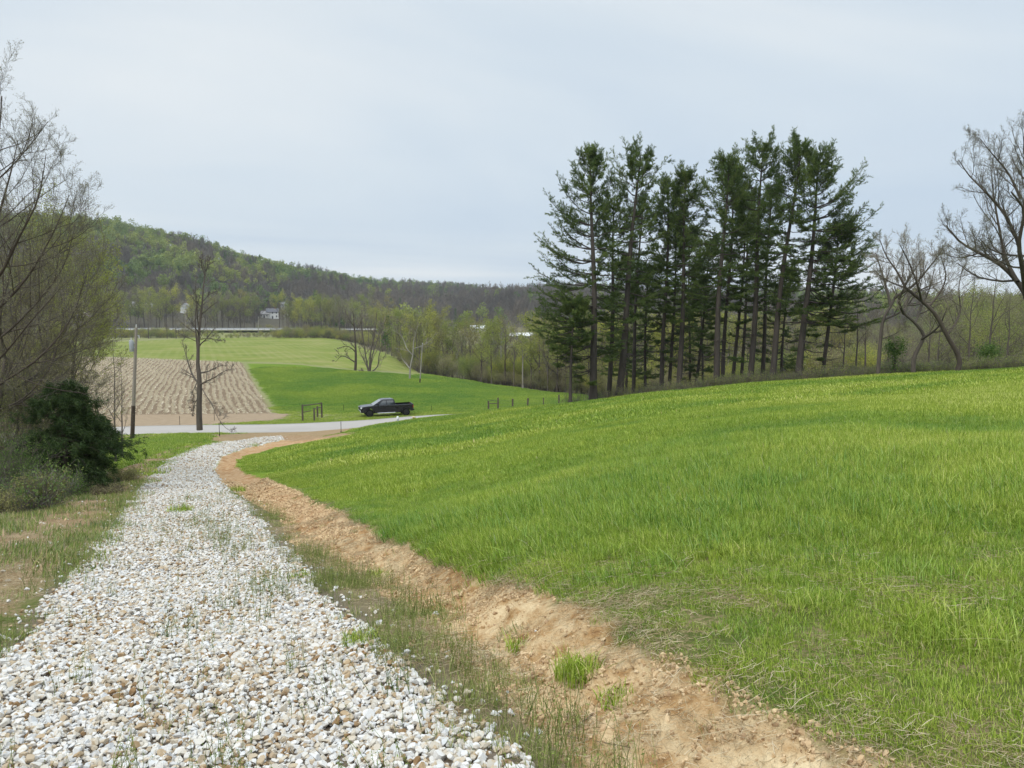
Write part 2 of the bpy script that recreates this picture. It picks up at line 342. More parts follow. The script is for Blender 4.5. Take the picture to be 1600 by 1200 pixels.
# ------------------------------------------------------------ materials
class NT:
    def __init__(self, name):
        self.m = bpy.data.materials.new(name); self.m.use_nodes = True; self.t = self.m.node_tree; self.t.nodes.clear()
        self.out = self.t.nodes.new('ShaderNodeOutputMaterial')
        self.g = None
    def n(self, k, **p):
        q = self.t.nodes.new('ShaderNode'+k)
        for a, b in p.items(): setattr(q, a, b)
        return q
    def s(self, sock, v):
        if v is None: return
        if hasattr(v, 'links'): self.t.links.new(v, sock)
        elif isinstance(v, (tuple, list)) and len(v) == 3 and sock.type == 'RGBA': sock.default_value = (*v, 1)
        else: sock.default_value = v
    def math(self, op, a, b=None, c=None, clamp=False):
        q = self.n('Math', operation=op, use_clamp=clamp)
        for k, v in enumerate((a, b, c)): self.s(q.inputs[k], v)
        return q.outputs[0]
    def mix(self, f, a, b, typ='MIX'):
        q = self.n('Mix', data_type='RGBA', blend_type=typ, clamp_factor=True)
        self.s(q.inputs['Factor'], f); self.s(q.inputs[6], a); self.s(q.inputs[7], b); return q.outputs[2]
    def pos(self, sc=None):
        if self.g is None: self.g = self.n('NewGeometry')
        o = self.g.outputs['Position']
        if sc is not None:
            mp = self.n('Mapping'); self.s(mp.inputs['Vector'], o); mp.inputs['Scale'].default_value = sc if isinstance(sc, tuple) else (sc,)*3; o = mp.outputs[0]
        return o
    def noise(self, scale, detail=3, rough=0.55, vec=None, dist=0.0):
        q = self.n('TexNoise'); q.inputs['Scale'].default_value = scale; q.inputs['Detail'].default_value = detail
        q.inputs['Roughness'].default_value = rough; q.inputs['Distortion'].default_value = dist
        self.s(q.inputs['Vector'], vec if vec is not None else self.pos()); return q.outputs[0]
    def ramp(self, f, stops, interp='LINEAR'):
        q = self.n('ValToRGB'); self.s(q.inputs[0], f); e = q.color_ramp.elements; q.color_ramp.interpolation = interp
        while len(e) < len(stops): e.new(0.5)
        for k, (p, c) in enumerate(stops): e[k].position = p; e[k].color = (*c, 1) if len(c) == 3 else c
        return q.outputs[0]
    def mr(self, v, a, b, c=0.0, d=1.0, smooth=True):
        q = self.n('MapRange'); q.interpolation_type = 'SMOOTHSTEP' if smooth else 'LINEAR'; q.clamp = True if not smooth else q.clamp
        self.s(q.inputs[0], v); self.s(q.inputs[1], a); self.s(q.inputs[2], b); self.s(q.inputs[3], c); self.s(q.inputs[4], d); return q.outputs[0]
    def attr(self, name, typ='GEOMETRY'):
        q = self.n('Attribute', attribute_name=name, attribute_type=typ); return q.outputs['Fac']
    def bump(self, h, strength=0.5, dist=0.02):
        q = self.n('Bump'); q.inputs['Strength'].default_value = strength; q.inputs['Distance'].default_value = dist; self.s(q.inputs['Height'], h); return q.outputs[0]
    def pbr(self, col, rough=0.8, spec=0.3, normal=None, metal=0.0, **k):
        q = self.n('BsdfPrincipled'); self.s(q.inputs['Base Color'], col); self.s(q.inputs['Roughness'], rough)
        self.s(q.inputs['Specular IOR Level'], spec); self.s(q.inputs['Metallic'], metal)
        if normal is not None: self.s(q.inputs['Normal'], normal)
        for a, b in k.items(): self.s(q.inputs[a], b)
        return q.outputs[0]
    def done(self, sh): self.t.links.new(sh, self.out.inputs['Surface']); return self.m
    def leafy(self, col, trans=0.35, spec=0.12, up=0.0):
        nm = None
        if up:      # blades catch the light of the open sky above them
            g = self.n('NewGeometry'); v = self.n('VectorMath', operation='SCALE'); self.s(v.inputs[0], g.outputs['Normal']); v.inputs['Scale'].default_value = 1-up
            a_ = self.n('VectorMath', operation='ADD'); self.s(a_.inputs[0], v.outputs[0]); a_.inputs[1].default_value = (0, 0, up); nn = self.n('VectorMath', operation='NORMALIZE'); self.s(nn.inputs[0], a_.outputs[0]); nm = nn.outputs[0]
        a = self.pbr(col, 0.6, spec, nm); b = self.n('BsdfTranslucent'); self.s(b.inputs[0], col)
        x = self.n('MixShader'); x.inputs[0].default_value = trans; self.t.links.new(a, x.inputs[1]); self.t.links.new(b.outputs[0], x.inputs[2])
        return x.outputs[0]
def simple(name, col, rough=0.7, spec=0.3, metal=0.0, var=0.0, scale=8.0, bump=0.0, **k):
    q = NT(name); c = col; nm = None
    if var:
        f = q.noise(scale, 4)
        c = q.mix(f, tuple(min(1, v*(1-var)) for v in col), tuple(min(1, v*(1+var)) for v in col))
        if bump: nm = q.bump(f, 0.6, bump)
    return q.done(q.pbr(c, rough, spec, nm, metal, **k))

def leaf_mat(name, stops, trans=0.35, inst=None, spec=0.12, up=0.0):
    """colour from each leaf's own tint, shifted by the whole plant's tint"""
    q = NT(name); c = q.ramp(q.attr('tint'), stops)
    if inst:
        it = q.attr('hue', 'INSTANCER')
        c2 = q.ramp(it, inst); c = q.mix(1.0, c, c2, 'MULTIPLY')
    return q.done(q.leafy(c, trans, spec, up))
def bark_mat(name, c1, c2, scale=6.0, vs=0.25):
    q = NT(name); f = q.noise(scale, 5, 0.6, q.pos((1, 1, vs))); f2 = q.noise(0.7, 2)
    c = q.mix(q.math('ADD', q.math('MULTIPLY', f, 0.8), q.math('MULTIPLY', f2, 0.25)), c1, c2)
    return q.done(q.pbr(c, 0.9, 0.15, q.bump(f, 0.8, 0.03)))

G_MID = (0.145, 0.215, 0.018); G_DEEP = (0.090, 0.155, 0.012); G_YEL = (0.26, 0.29, 0.06)
def ground_mat():
    q = NT('ground_soil_and_turf')
    nb = q.noise(3.0, 4); nf = q.noise(22.0, 3); ns = q.noise(0.12, 3); nl = q.noise(0.03, 3)
    jit = q.math('MULTIPLY', q.math('SUBTRACT', q.noise(2.2, 5, 0.65), 0.5), 0.55)      # ragged edges
    dist = q.n('VectorMath', operation='LENGTH'); q.s(dist.inputs[0], q.pos()); dist = dist.outputs['Value']
    # --- turf under the blades
    turf = q.ramp(q.math('ADD', q.math('MULTIPLY', nb, 0.5), q.math('MULTIPLY', ns, 0.5)), [(0.3, G_DEEP), (0.5, G_MID), (0.68, (0.17, 0.225, 0.045)), (0.85, G_YEL)])
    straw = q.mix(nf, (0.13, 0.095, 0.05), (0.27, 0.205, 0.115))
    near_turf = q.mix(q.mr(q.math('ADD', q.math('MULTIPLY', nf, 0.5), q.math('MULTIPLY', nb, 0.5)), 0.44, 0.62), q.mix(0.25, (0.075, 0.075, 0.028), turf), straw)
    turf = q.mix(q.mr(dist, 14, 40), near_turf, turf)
    # --- valley fields
    green = q.ramp(q.math('ADD', q.math('MULTIPLY', q.noise(0.25, 4), 0.55), q.math('MULTIPLY', q.noise(1.6, 3, 0.6, q.pos((0.5, 1.6, 1))), 0.45)),
                   [(0.32, (0.078, 0.130, 0.008)), (0.5, (0.106, 0.163, 0.012)), (0.7, (0.142, 0.195, 0.020))])
    mp = q.n('Mapping'); q.s(mp.inputs['Vector'], q.pos()); mp.inputs['Rotation'].default_value = (0, 0, -math.atan(0.408)); row = mp.outputs[0]
    wv = q.n('TexWave', wave_type='BANDS', bands_direction='X', wave_profile='SIN'); q.s(wv.inputs['Vector'], row)
    wv.inputs['Scale'].default_value = 0.314/2.6; wv.inputs['Distortion'].default_value = 0.5; wv.inputs['Detail'].default_value = 3; wv.inputs['Detail Scale'].default_value = 1.5
    patchy = q.noise(0.045, 4, 0.6)
    rowf = q.math('MULTIPLY', q.mr(wv.outputs[0], 0.35, 0.9), q.mr(patchy, 0.36, 0.6))
    far = q.mix(q.math('MULTIPLY', rowf, 0.16), q.ramp(q.noise(0.08, 5, 0.6), [(0.3, (0.110, 0.148, 0.022)), (0.5, (0.155, 0.180, 0.036)), (0.7, (0.215, 0.205, 0.070))]), (0.31, 0.27, 0.15))
    stub = q.mix(q.noise(4.0, 4, 0.7), (0.10, 0.066, 0.040), (0.22, 0.165, 0.105))
    sedge = q.mix(q.noise(1.2, 5, 0.65), (0.19, 0.135, 0.082), (0.34, 0.26, 0.175))
    dirt = q.ramp(q.math('ADD', q.math('MULTIPLY', q.noise(5.0, 6, 0.65), 0.62), q.math('MULTIPLY', q.noise(0.9, 3), 0.38)),
                  [(0.36, (0.15, 0.075, 0.032)), (0.44, (0.34, 0.205, 0.090)), (0.51, (0.47, 0.335, 0.185)), (0.62, (0.60, 0.47, 0.285))])  # earth tones; the darkest stop paints crack shadows into the soil colour
    thatch = q.mr(q.noise(60.0, 3, 0.7, q.pos((1, 0.4, 1))), 0.55, 0.7)
    dirt = q.mix(q.math('MULTIPLY', thatch, 0.35), dirt, (0.50, 0.38, 0.23))
    sx = q.n('SeparateXYZ'); q.s(sx.inputs[0], q.pos())
    dirt = q.mix(q.math('MULTIPLY', q.mr(q.math('ADD', sx.outputs[1], q.math('MULTIPLY', q.noise(.35, 3), 8.0)), 13.0, 21.0), .55), dirt, q.mix(q.noise(3.0, 5, .7), (0.17, 0.080, 0.036), (0.42, 0.235, 0.115)))   # redder subsoil down the hill
    vr = q.n('TexVoronoi'); vr.inputs['Scale'].default_value = 19.0; q.s(vr.inputs['Vector'], q.pos())
    vr2 = q.n('TexVoronoi', feature='DISTANCE_TO_EDGE'); vr2.inputs['Scale'].default_value = 19.0; q.s(vr2.inputs['Vector'], q.pos())
    sp = q.n('SeparateColor'); q.s(sp.inputs[0], vr.outputs['Color'])
    gcol = q.ramp(sp.outputs[0], [(0.0, (0.38, 0.28, 0.17)), (0.12, (0.56, 0.49, 0.39)), (0.3, (0.68, 0.655, 0.60)), (1.0, (0.80, 0.785, 0.75))])
    gravel = q.mix(q.mr(vr2.outputs['Distance'], 0.0, 0.10), (0.23, 0.195, 0.155), gcol)
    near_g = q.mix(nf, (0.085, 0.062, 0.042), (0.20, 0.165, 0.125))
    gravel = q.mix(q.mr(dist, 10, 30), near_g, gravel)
    woods = q.mix(q.noise(0.3, 4), (0.055, 0.048, 0.034), (0.095, 0.085, 0.055))
    brownf = q.mix(q.noise(0.02, 4), (0.14, 0.105, 0.065), (0.12, 0.135, 0.045))
    rough_g = q.mix(q.noise(1.5, 5, 0.7), (0.11, 0.155, 0.035), (0.26, 0.22, 0.12))
    def inside(name, soft=0.12, off=0.0, jf=1.0):
        return q.mr(q.math('ADD', q.attr(name), q.math('MULTIPLY', jit, jf)), off+soft, off-soft)
    c = turf
    c = q.mix(inside('z_valley', 4.0), c, rough_g)
    c = q.mix(inside('z_plain', 8.0), c, brownf)
    c = q.mix(inside('z_far', 1.2), c, far)
    c = q.mix(inside('z_green', 0.5, 0.0, 2.0), c, green)
    c = q.mix(inside('z_wood', 6.0), c, woods)
    c = q.mix(inside('z_stub', 0.5), c, stub)
    c = q.mix(inside('z_sedge', 0.8, 0.0, 3.0), c, sedge)
    c = q.mix(q.math('MULTIPLY', inside('z_left', 0.5, 0, 2.0), 0.9), c, q.mix(q.noise(2.5, 5, 0.7), (0.10, 0.075, 0.04), (0.30, 0.22, 0.13)))
    c = q.mix(inside('z_verge', 0.25, 0.1), c, q.mix(nf, (0.10, 0.085, 0.045), (0.24, 0.19, 0.11)))
    c = q.mix(inside('z_dirt', 0.10), c, dirt)
    c = q.mix(q.math('MULTIPLY', inside('z_ldirt', 0.25), 0.9), c, q.mix(0.62, dirt, q.mix(nf, (0.13, 0.095, 0.055), (0.27, 0.20, 0.125))))
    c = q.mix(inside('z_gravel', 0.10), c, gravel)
    h = q.math('ADD', q.math('MULTIPLY', q.noise(14.0, 5, 0.7), 0.7), q.math('MULTIPLY', q.noise(60.0, 3, 0.6), 0.3))
    return q.done(q.pbr(c, 0.95, 0.08, q.bump(h, 0.9, 0.05)))
M_GROUND = ground_mat()
M_ROAD = (lambda q: q.done(q.pbr(q.mix(q.math('ADD', q.math('MULTIPLY', q.noise(0.6, 4, 0.6, q.pos((0.25, 1, 1))), 0.6), q.math('MULTIPLY', q.noise(9.0, 4, 0.7), 0.4)), (0.24, 0.215, 0.19), (0.40, 0.37, 0.335)), 0.9, 0.2, q.bump(q.noise(50, 3), 0.3, 0.01))))(NT('chip_seal_road'))
M_HIGH = simple('highway_pavement', (0.30, 0.29, 0.275), 0.9, 0.2, var=0.12, scale=0.5)
M_WATER = NT('river_water'); M_WATER = M_WATER.done(M_WATER.pbr((0.14, 0.13, 0.10), 0.08, 0.6, M_WATER.bump(M_WATER.noise(1.2, 3), 0.12, 0.05)))

# ------------------------------------------------------------ the ground sheet
def build_ground():
    fr = np.radians(np.linspace(-47, 47, 660)); bk = np.radians(np.linspace(47, 313, 120))[1:-1]
    A = np.concatenate([fr, bk]); nA = len(A)
    R = [0.25]
    while R[-1] < 3100:
        r = R[-1]; R.append(r*(1.0085 if 2.0 < r < 22 else 1.0125 if r < 260 else 1.02 if r < 1500 else 1.05) + (0.05 if r < 2 else 0))
    R = np.array(R); nR = len(R)
    aa, rr = np.meshgrid(A, R); x = rr*np.sin(aa); y = rr*np.cos(aa)
    X, Y = x.ravel(), y.ravel(); Z = Hm(X, Y)
    big = np.full(X.shape, 50.0)
    def sdl(poly, rmax, rmin=0.0):
        out = big.copy(); k = (np.hypot(X, Y) < rmax) & (np.hypot(X, Y) >= rmin) & (Y > -15); out[k] = np.clip(sdpoly(X[k], Y[k], poly), -50, 50); return out
    ex = dict(z_gravel=sdl(P_GRAVEL, 110), z_verge=sdl(P_VERGE, 80), z_dirt=sdl(P_DIRT, 100), z_ldirt=sdl(P_LDIRT, 100), z_stub=sdl(P_STUB, 330, 60),
              z_sedge=sdl(P_STUBEDGE, 330, 60), z_green=sdl(P_GREEN, 300, 60), z_far=sdl(P_FAR, 700, 120))
    ex['z_ldirt'] = np.minimum(ex['z_ldirt'], sdl(P_MOUTH, 110, 50))
    az = np.arctan2(X, Y); rad = np.hypot(X, Y)
    px = 800+FPX*np.tan(np.clip(az, -1.2, 1.2))
    w0 = np.interp(px, [-200, 520, 620, 700, 800, 900, 1000, 1100, 1200, 1400, 1600, 2000], [455, 455, 520, 600, 600, 560, 520, 440, 330, 130, 90, 90])
    woodd = w0 - Y
    back = np.abs(az) > math.radians(48)
    ex['z_wood'] = np.clip(np.where(back, 60-np.abs(rad-60)*1.0, woodd), -50, 50)
    ex['z_wood'] = np.where(back & (X > 0), 50, ex['z_wood'])
    ex['z_plain'] = np.clip(np.where((px > 560) & ~back, np.interp(px, [560, 650, 700, 760, 870, 1000, 1200, 1700], [330, 200, 176, 165, 142, 110, 100, 95])-Y, 50), -50, 50)
    crest = np.interp(px, [200, 400, 700, 900, 1100, 1400, 1600, 1900], [64, 66, 68, 64, 61, 57, 52, 56])
    ex['z_valley'] = np.clip(np.where(back, 50, crest+3-Y), -50, 50)
    lb = np.interp(Y, [0, 6, 12, 20, 30, 45, 60, 72], [-3.0, -4.6, -7.6, -10.9, -14.5, -20.0, -24.5, -29])
    ex['z_left'] = np.clip(np.where((Y > -5) & (Y < 74), X-lb, 50), -50, 50)
    V = np.stack([X, Y, Z], 1)
    # centre vertex
    idx = np.arange(nR*nA).reshape(nR, nA); nx = np.roll(idx, -1, axis=1)
    F = np.stack([idx[:-1], idx[1:], nx[1:], nx[:-1]], -1).reshape(-1, 4)[:, ::-1]
    sg = ex['z_gravel'][F].mean(1); ss = np.minimum(ex['z_stub'], ex['z_sedge'])[F].mean(1); sf = np.minimum(ex['z_far'], ex['z_green'])[F].mean(1)
    cls = np.where(sg < 0, 1, np.where(ss < 0, 2, np.where(sf < 0, 3, 0)))
    for k, nm in enumerate(('ground', 'gravel_driveway', 'stubble_field', 'grass_field')):
        f = F[cls == k]; u, inv = np.unique(f, return_inverse=True)
        mb = MB(); mb.add(V[u], inv.reshape(-1, 4))
        if k == 0: mb.add([[0, 0, float(Hm(np.array([0.0]), np.array([0.0]))[0])]], np.zeros((0, 4), int))
        me = mb.mesh(nm, M_GROUND, True, {a: (np.append(b[u], 50.0) if k == 0 else b[u]) for a, b in ex.items()})
        o = bpy.data.objects.new(nm, me); COL.objects.link(o); o['kind'] = 'structure'
build_ground()

def strip(name, line, w, fn, mat, lift=0.03, per=6, cross=5, crown=0.0, kind='structure'):
    L = catmull(np.array(line, float), per); t = np.gradient(L, axis=0); t /= np.linalg.norm(t, axis=1, keepdims=True)
    nrm = np.stack([-t[:, 1], t[:, 0]], 1); c = np.linspace(-1, 1, cross); mb = MB()
    P = L[:, None, :] + nrm[:, None, :]*c[None, :, None]*w; z = fn(L[:, 0], L[:, 1])[:, None] + lift + crown*(1-c**2)[None, :]
    V = np.concatenate([P, np.broadcast_to(z, P.shape[:2])[..., None]], -1)
    n, m_ = V.shape[:2]; i = np.arange(n*m_).reshape(n, m_)
    F = np.stack([i[:-1, :-1], i[:-1, 1:], i[1:, 1:], i[1:, :-1]], -1).reshape(-1, 4)[:, ::-1]
    mb.add(V.reshape(-1, 3), F)
    o = mb.obj(name, mat, smooth=True); o['kind'] = kind
    sol = o.modifiers.new('thick', 'SOLIDIFY'); sol.thickness = 0.3; sol.offset = -1
    return o
_rz = lambda x, y: H0(x, y)
strip('road', ROADC, ROAD_W, _rz, M_ROAD, 0.0, 24, 7, 0.06)
HZ = lambda x, y: np.interp(x, [-60, 30], [-10.4, -14.2])
strip('highway', HWC, 10.5, HZ, M_HIGH, 0.12, 20, 5, 0.15)
# river beyond the fields
def river():
    L = catmull(np.array([(-150, 480), (-85, 372), (-50, 300), (-27, 252), (-8, 225), (20, 205), (60, 190), (120, 176), (220, 165)], float), 10)
    t = np.gradient(L, axis=0); t /= np.linalg.norm(t, axis=1, keepdims=True); nrm = np.stack([-t[:, 1], t[:, 0]], 1)
    V = []
    for s in (-11, 11): V.append(np.c_[L+nrm*s, np.full(len(L), -18.9)])
    V = np.stack(V, 1); i = np.arange(len(L)*2).reshape(-1, 2); F = np.stack([i[:-1, 0], i[:-1, 1], i[1:, 1], i[1:, 0]], -1)[:, ::-1]
    mb = MB(); mb.add(V.reshape(-1, 3), F); o = mb.obj('river', M_WATER); o['kind'] = 'structure'
river()
# ------------------------------------------------------------ ground cover laid on the real ground
PROTO = bpy.data.collections.new("ground_cover_sources")
def proto_collection(name, meshes):
    c = bpy.data.collections.new(name)
    for k, me in enumerate(meshes):
        o = bpy.data.objects.new(name.replace('_sources', '') , me); c.objects.link(o)
    return c
def normals(fn, x, y, e=0.15):
    zx = (fn(x+e, y)-fn(x-e, y))/(2*e); zy = (fn(x, y+e)-fn(x, y-e))/(2*e)
    n = np.stack([-zx, -zy, np.ones_like(zx)], 1); return n/np.linalg.norm(n, axis=1, keepdims=True)
def eul_from(nrm, rz):
    ref = np.stack([np.cos(rz), np.sin(rz), np.zeros_like(rz)], 1)
    xa = ref - nrm*(ref*nrm).sum(1, keepdims=True); xa /= np.linalg.norm(xa, axis=1, keepdims=True); ya = np.cross(nrm, xa)
    b = -np.arcsin(np.clip(xa[:, 2], -1, 1)); a = np.arctan2(ya[:, 2], nrm[:, 2]); c = np.arctan2(xa[:, 1], xa[:, 0])
    return np.stack([a, b, c], 1)
def scatter(name, meshes, P, E, S, idx, hue, label=None, cat=None):
    N = len(P); me = bpy.data.meshes.new(name); me.vertices.add(N); me.vertices.foreach_set('co', np.asarray(P, np.float32).ravel())
    def va(nm, typ, arr, key):
        q = me.attributes.new(nm, typ, 'POINT'); q.data.foreach_set(key, arr.ravel())
    S = np.asarray(S, np.float32); S = np.repeat(S[:, None], 3, 1) if S.ndim == 1 else S
    va('rot', 'FLOAT_VECTOR', np.asarray(E, np.float32), 'vector'); va('scl', 'FLOAT_VECTOR', S, 'vector')
    va('pidx', 'INT', np.asarray(idx, np.int32), 'value'); va('hue', 'FLOAT', np.asarray(hue, np.float32), 'value')
    o = bpy.data.objects.new(name, me); COL.objects.link(o); tagit(o, label, cat, None, 'stuff')
    col = proto_collection(name+'_sources', meshes)
    ng = bpy.data.node_groups.new(name+'_scatter', 'GeometryNodeTree'); ng.interface.new_socket('Geometry', in_out='INPUT', socket_type='NodeSocketGeometry'); ng.interface.new_socket('Geometry', in_out='OUTPUT', socket_type='NodeSocketGeometry')
    N_ = ng.nodes; L = ng.links; gi = N_.new('NodeGroupInput'); go = N_.new('NodeGroupOutput')
    ip = N_.new('GeometryNodeInstanceOnPoints'); ci = N_.new('GeometryNodeCollectionInfo')
    ci.inputs['Collection'].default_value = col; ci.inputs['Separate Children'].default_value = True; ci.inputs['Reset Children'].default_value = True
    ip.inputs['Pick Instance'].default_value = True
    def na(nm, typ):
        q = N_.new('GeometryNodeInputNamedAttribute'); q.data_type = typ; q.inputs['Name'].default_value = nm; return q.outputs['Attribute']
    e2r = N_.new('FunctionNodeEulerToRotation')
    L.new(gi.outputs[0], ip.inputs['Points']); L.new(ci.outputs[0], ip.inputs['Instance'])
    L.new(na('pidx', 'INT'), ip.inputs['Instance Index']); L.new(na('rot', 'FLOAT_VECTOR'), e2r.inputs[0]); L.new(e2r.outputs[0], ip.inputs['Rotation'])
    L.new(na('scl', 'FLOAT_VECTOR'), ip.inputs['Scale']); L.new(ip.outputs[0], go.inputs[0])
    md = o.modifiers.new('scatter', 'NODES'); md.node_group = ng
    return o

# --- broken stone
M_STONE = (lambda q: q.done(q.pbr(
    q.mix(q.mr(q.noise(24.0, 4, 0.65), 0.5, 0.72), q.ramp(q.attr('hue', 'INSTANCER'),
        [(0.0, (0.20, 0.12, 0.055)), (0.12, (0.33, 0.23, 0.13)), (0.28, (0.41, 0.345, 0.255)), (0.46, (0.49, 0.46, 0.405)), (0.74, (0.585, 0.57, 0.545)), (1.0, (0.42, 0.42, 0.415))]),
        (0.44, 0.35, 0.235)), 0.85, 0.25, q.bump(q.noise(90, 4, 0.6), 0.5, 0.004))))(NT('broken_limestone'))
def stone_mesh(k):
    import bmesh
    bm = bmesh.new(); bmesh.ops.create_icosphere(bm, subdivisions=3 if k < 4 else 1, radius=1.0)
    r = np.random.default_rng(100+k); cuts = r.normal(size=(12, 3)); cuts /= np.linalg.norm(cuts, axis=1, keepdims=True); dd = r.uniform(0.42, 0.78, 12)
    for v in bm.verts:
        p = np.array(v.co)
        for c, d in zip(cuts, dd):
            q = p @ c
            if q > d: p = p-c*(q-d)
        p = p*(1+r.normal()*0.012)*np.array([1.25, 0.95, 0.72])
        v.co = p
    me = bpy.data.meshes.new('stone'); bm.to_mesh(me); bm.free(); me.materials.append(M_STONE)
    return me
STONES = [stone_mesh(k) for k in range(7)]
def sample(n, x0, x1, y0, y1, rng, ypow=1.0):
    return rng.uniform(x0, x1, n), y0+(y1-y0)*rng.uniform(0, 1, n)**ypow
def infr(x, y, m=3.4, sl=0.76): return np.abs(x) < sl*y+m
def gravel():
    rng = np.random.default_rng(5); XS, YS, SS = [], [], []
    for (y0, y1, dens, s0, s1) in ((1.3, 5, 2300, .009, .033), (5, 9, 1900, .010, .034), (9, 15, 1150, .014, .036), (15, 24, 650, .020, .040), (24, 40, 230, .032, .055), (40, 80, 110, .042, .075)):
        xa, xb = (-6, 3) if y1 < 10 else (-13, 0) if y1 < 25 else (-35, 0)
        n = int((xb-xa)*(y1-y0)*dens); x, y = sample(n, xa, xb, y0, y1, rng)
        d = sdpoly(x, y, P_GRAVEL)
        nz = (fbm(x, y, 0.8, 3, 31)-0.5)*0.35
        keep = (d + nz < -0.06) | ((d < 0.65) & (rng.random(n) < 0.06*np.exp(-np.maximum(d, 0)/0.14)))
        keep &= ~((d > -0.15) & (rng.random(n) < 0.3))
        keep &= infr(x, y)
        x, y = x[keep], y[keep]; XS.append(x); YS.append(y)
        SS.append(s0+(s1-s0)*rng.beta(1.6, 2.4, len(x)))
    n = 700; x, y = sample(n, -6, 6, 1.5, 16, rng); d = sdpoly(x, y, P_DIRT); k = (d < 0) & (rng.random(n) < 0.35); XS.append(x[k]); YS.append(y[k]); SS.append(rng.uniform(.008, .022, k.sum()))
    n = 9000; x, y = sample(n, -22, 0, 4, 60, rng); d = sdpoly(x, y, P_LDIRT); k = (d < 0) & infr(x, y); XS.append(x[k]); YS.append(y[k]); SS.append(rng.uniform(.012, .03, k.sum()))
    x = np.concatenate(XS); y = np.concatenate(YS); s = np.concatenate(SS); N = len(x)
    z = Hm(x, y)
    lift = rng.uniform(-0.1, 1.0, N)**1.0*s*1.1
    nr = rng.normal(size=(N, 3))*0.42 + np.array([0, 0, 1.0]); nr /= np.linalg.norm(nr, axis=1, keepdims=True)
    E = eul_from(nr, rng.uniform(0, 6.28, N))
    # tan stones gather in drifts
    hue = np.clip(rng.beta(2.4, 1.5, N)*0.95 + 0.02 - 0.42*(rng.random(N) < 0.14+0.22*sstep(.45, .7, fbm(x, y, 1.1, 3, 33))), 0.0, 1)
    sc = s[:, None]*rng.uniform(0.8, 1.2, (N, 3))
    idx = np.where(y < 9, rng.integers(0, 4, N), rng.integers(4, 7, N))
    scatter('gravel', STONES, np.stack([x, y, z+lift], 1), E, sc, idx, hue, 'loose white and tan broken stone covering the curving driveway')
    print('gravel', N)
gravel()

# --- grass
GR_STOPS = [(0.0, (0.070, 0.120, 0.009)), (0.3, (0.160, 0.240, 0.020)), (0.6, (0.275, 0.360, 0.045)), (0.82, (0.43, 0.50, 0.13)), (0.9, (0.42, 0.36, 0.16)), (1.0, (0.50, 0.43, 0.25))]
GR_INST = [(0.0, (0.52, 0.72, 0.80)), (0.25, (0.80, 0.90, 0.85)), (0.5, (1.08, 1.05, 0.95)), (0.75, (1.30, 1.18, 1.30)), (1.0, (1.45, 1.26, 1.75))]
M_GRASS = leaf_mat('grass_blades', GR_STOPS, 0.35, GR_INST, 0.10, 0.42)
def blades(mb, n, rad, h0, h1, w, lean, rng, straw=0.08, curve=1.0, upright=1.0, tintc=(0.05, 0.84)):
    r = rad*np.sqrt(rng.random(n)); a = rng.uniform(0, 6.283, n); b = np.stack([r*np.cos(a), r*np.sin(a), np.full(n, -0.015)], 1)
    h = rng.uniform(h0, h1, n)*(0.6+0.4*rng.random(n)); la = rng.uniform(0, 6.283, n); ll = np.abs(rng.normal(0, lean, n))*h
    dr = np.stack([np.cos(la), np.sin(la), np.zeros(n)], 1); sd_ = np.stack([-np.sin(la+rng.normal(0, .6, n)), np.cos(la), np.zeros(n)], 1)
    tint = rng.uniform(*tintc, n); st = rng.random(n) < straw; tint = np.where(st, rng.uniform(0.86, 1.0, n), tint)
    flat = np.where(st & (rng.random(n) < 0.6), 0.35, 1.0)
    lev = [0, .4, .75, 1.0]; wd = [0.9, 1.0, 0.7, 0.12]; V = []
    for t, q in zip(lev, wd):
        c = b + dr*(ll*(t**2)*curve*(2-flat))[:, None] + np.array([0, 0, 1.0])*(h*(t-0.25*t*t*np.minimum(ll/h, 1.5))*flat*upright)[:, None]
        ww = (w*q*(0.7+0.6*rng.random(n)))[:, None]*0.5
        V += [c-sd_*ww, c+sd_*ww]
    V = np.stack(V, 1); base = np.arange(n)[:, None]*8
    F = np.concatenate([base+np.array(q) for q in ([0, 1, 3, 2], [2, 3, 5, 4], [4, 5, 7, 6])])
    mb.add(V.reshape(-1, 3), F, np.repeat(tint, 8))
def patch(name, seed, *a, **k):
    mb = MB(); blades(mb, *a, rng=np.random.default_rng(seed), **k); return mb.mesh(name, M_GRASS)
NEAR = [patch('grass_patch', 200+k, 150, 0.20, 0.04, 0.11, 0.0040, 0.65, straw=0.12) for k in range(4)]
NEAR += [patch('grass_patch', 210+k, 150, 0.20, 0.08, 0.19, 0.0045, 0.75, straw=0.05) for k in range(4)]
MID = [patch('grass_patch', 220+k, 230, 0.50, 0.07, 0.17, 0.011, 0.5, straw=0.08) for k in range(3)]
MID += [patch('grass_patch', 230+k, 280, 0.50, 0.10, 0.24, 0.011, 0.65, straw=0.04) for k in range(3)]
FARP = [patch('grass_patch', 240+k, 300, 1.1, 0.08, 0.25, 0.026, 0.55, straw=0.012) for k in range(4)]
def pc(x, y): return 800+FPX*x/np.maximum(y, .5)
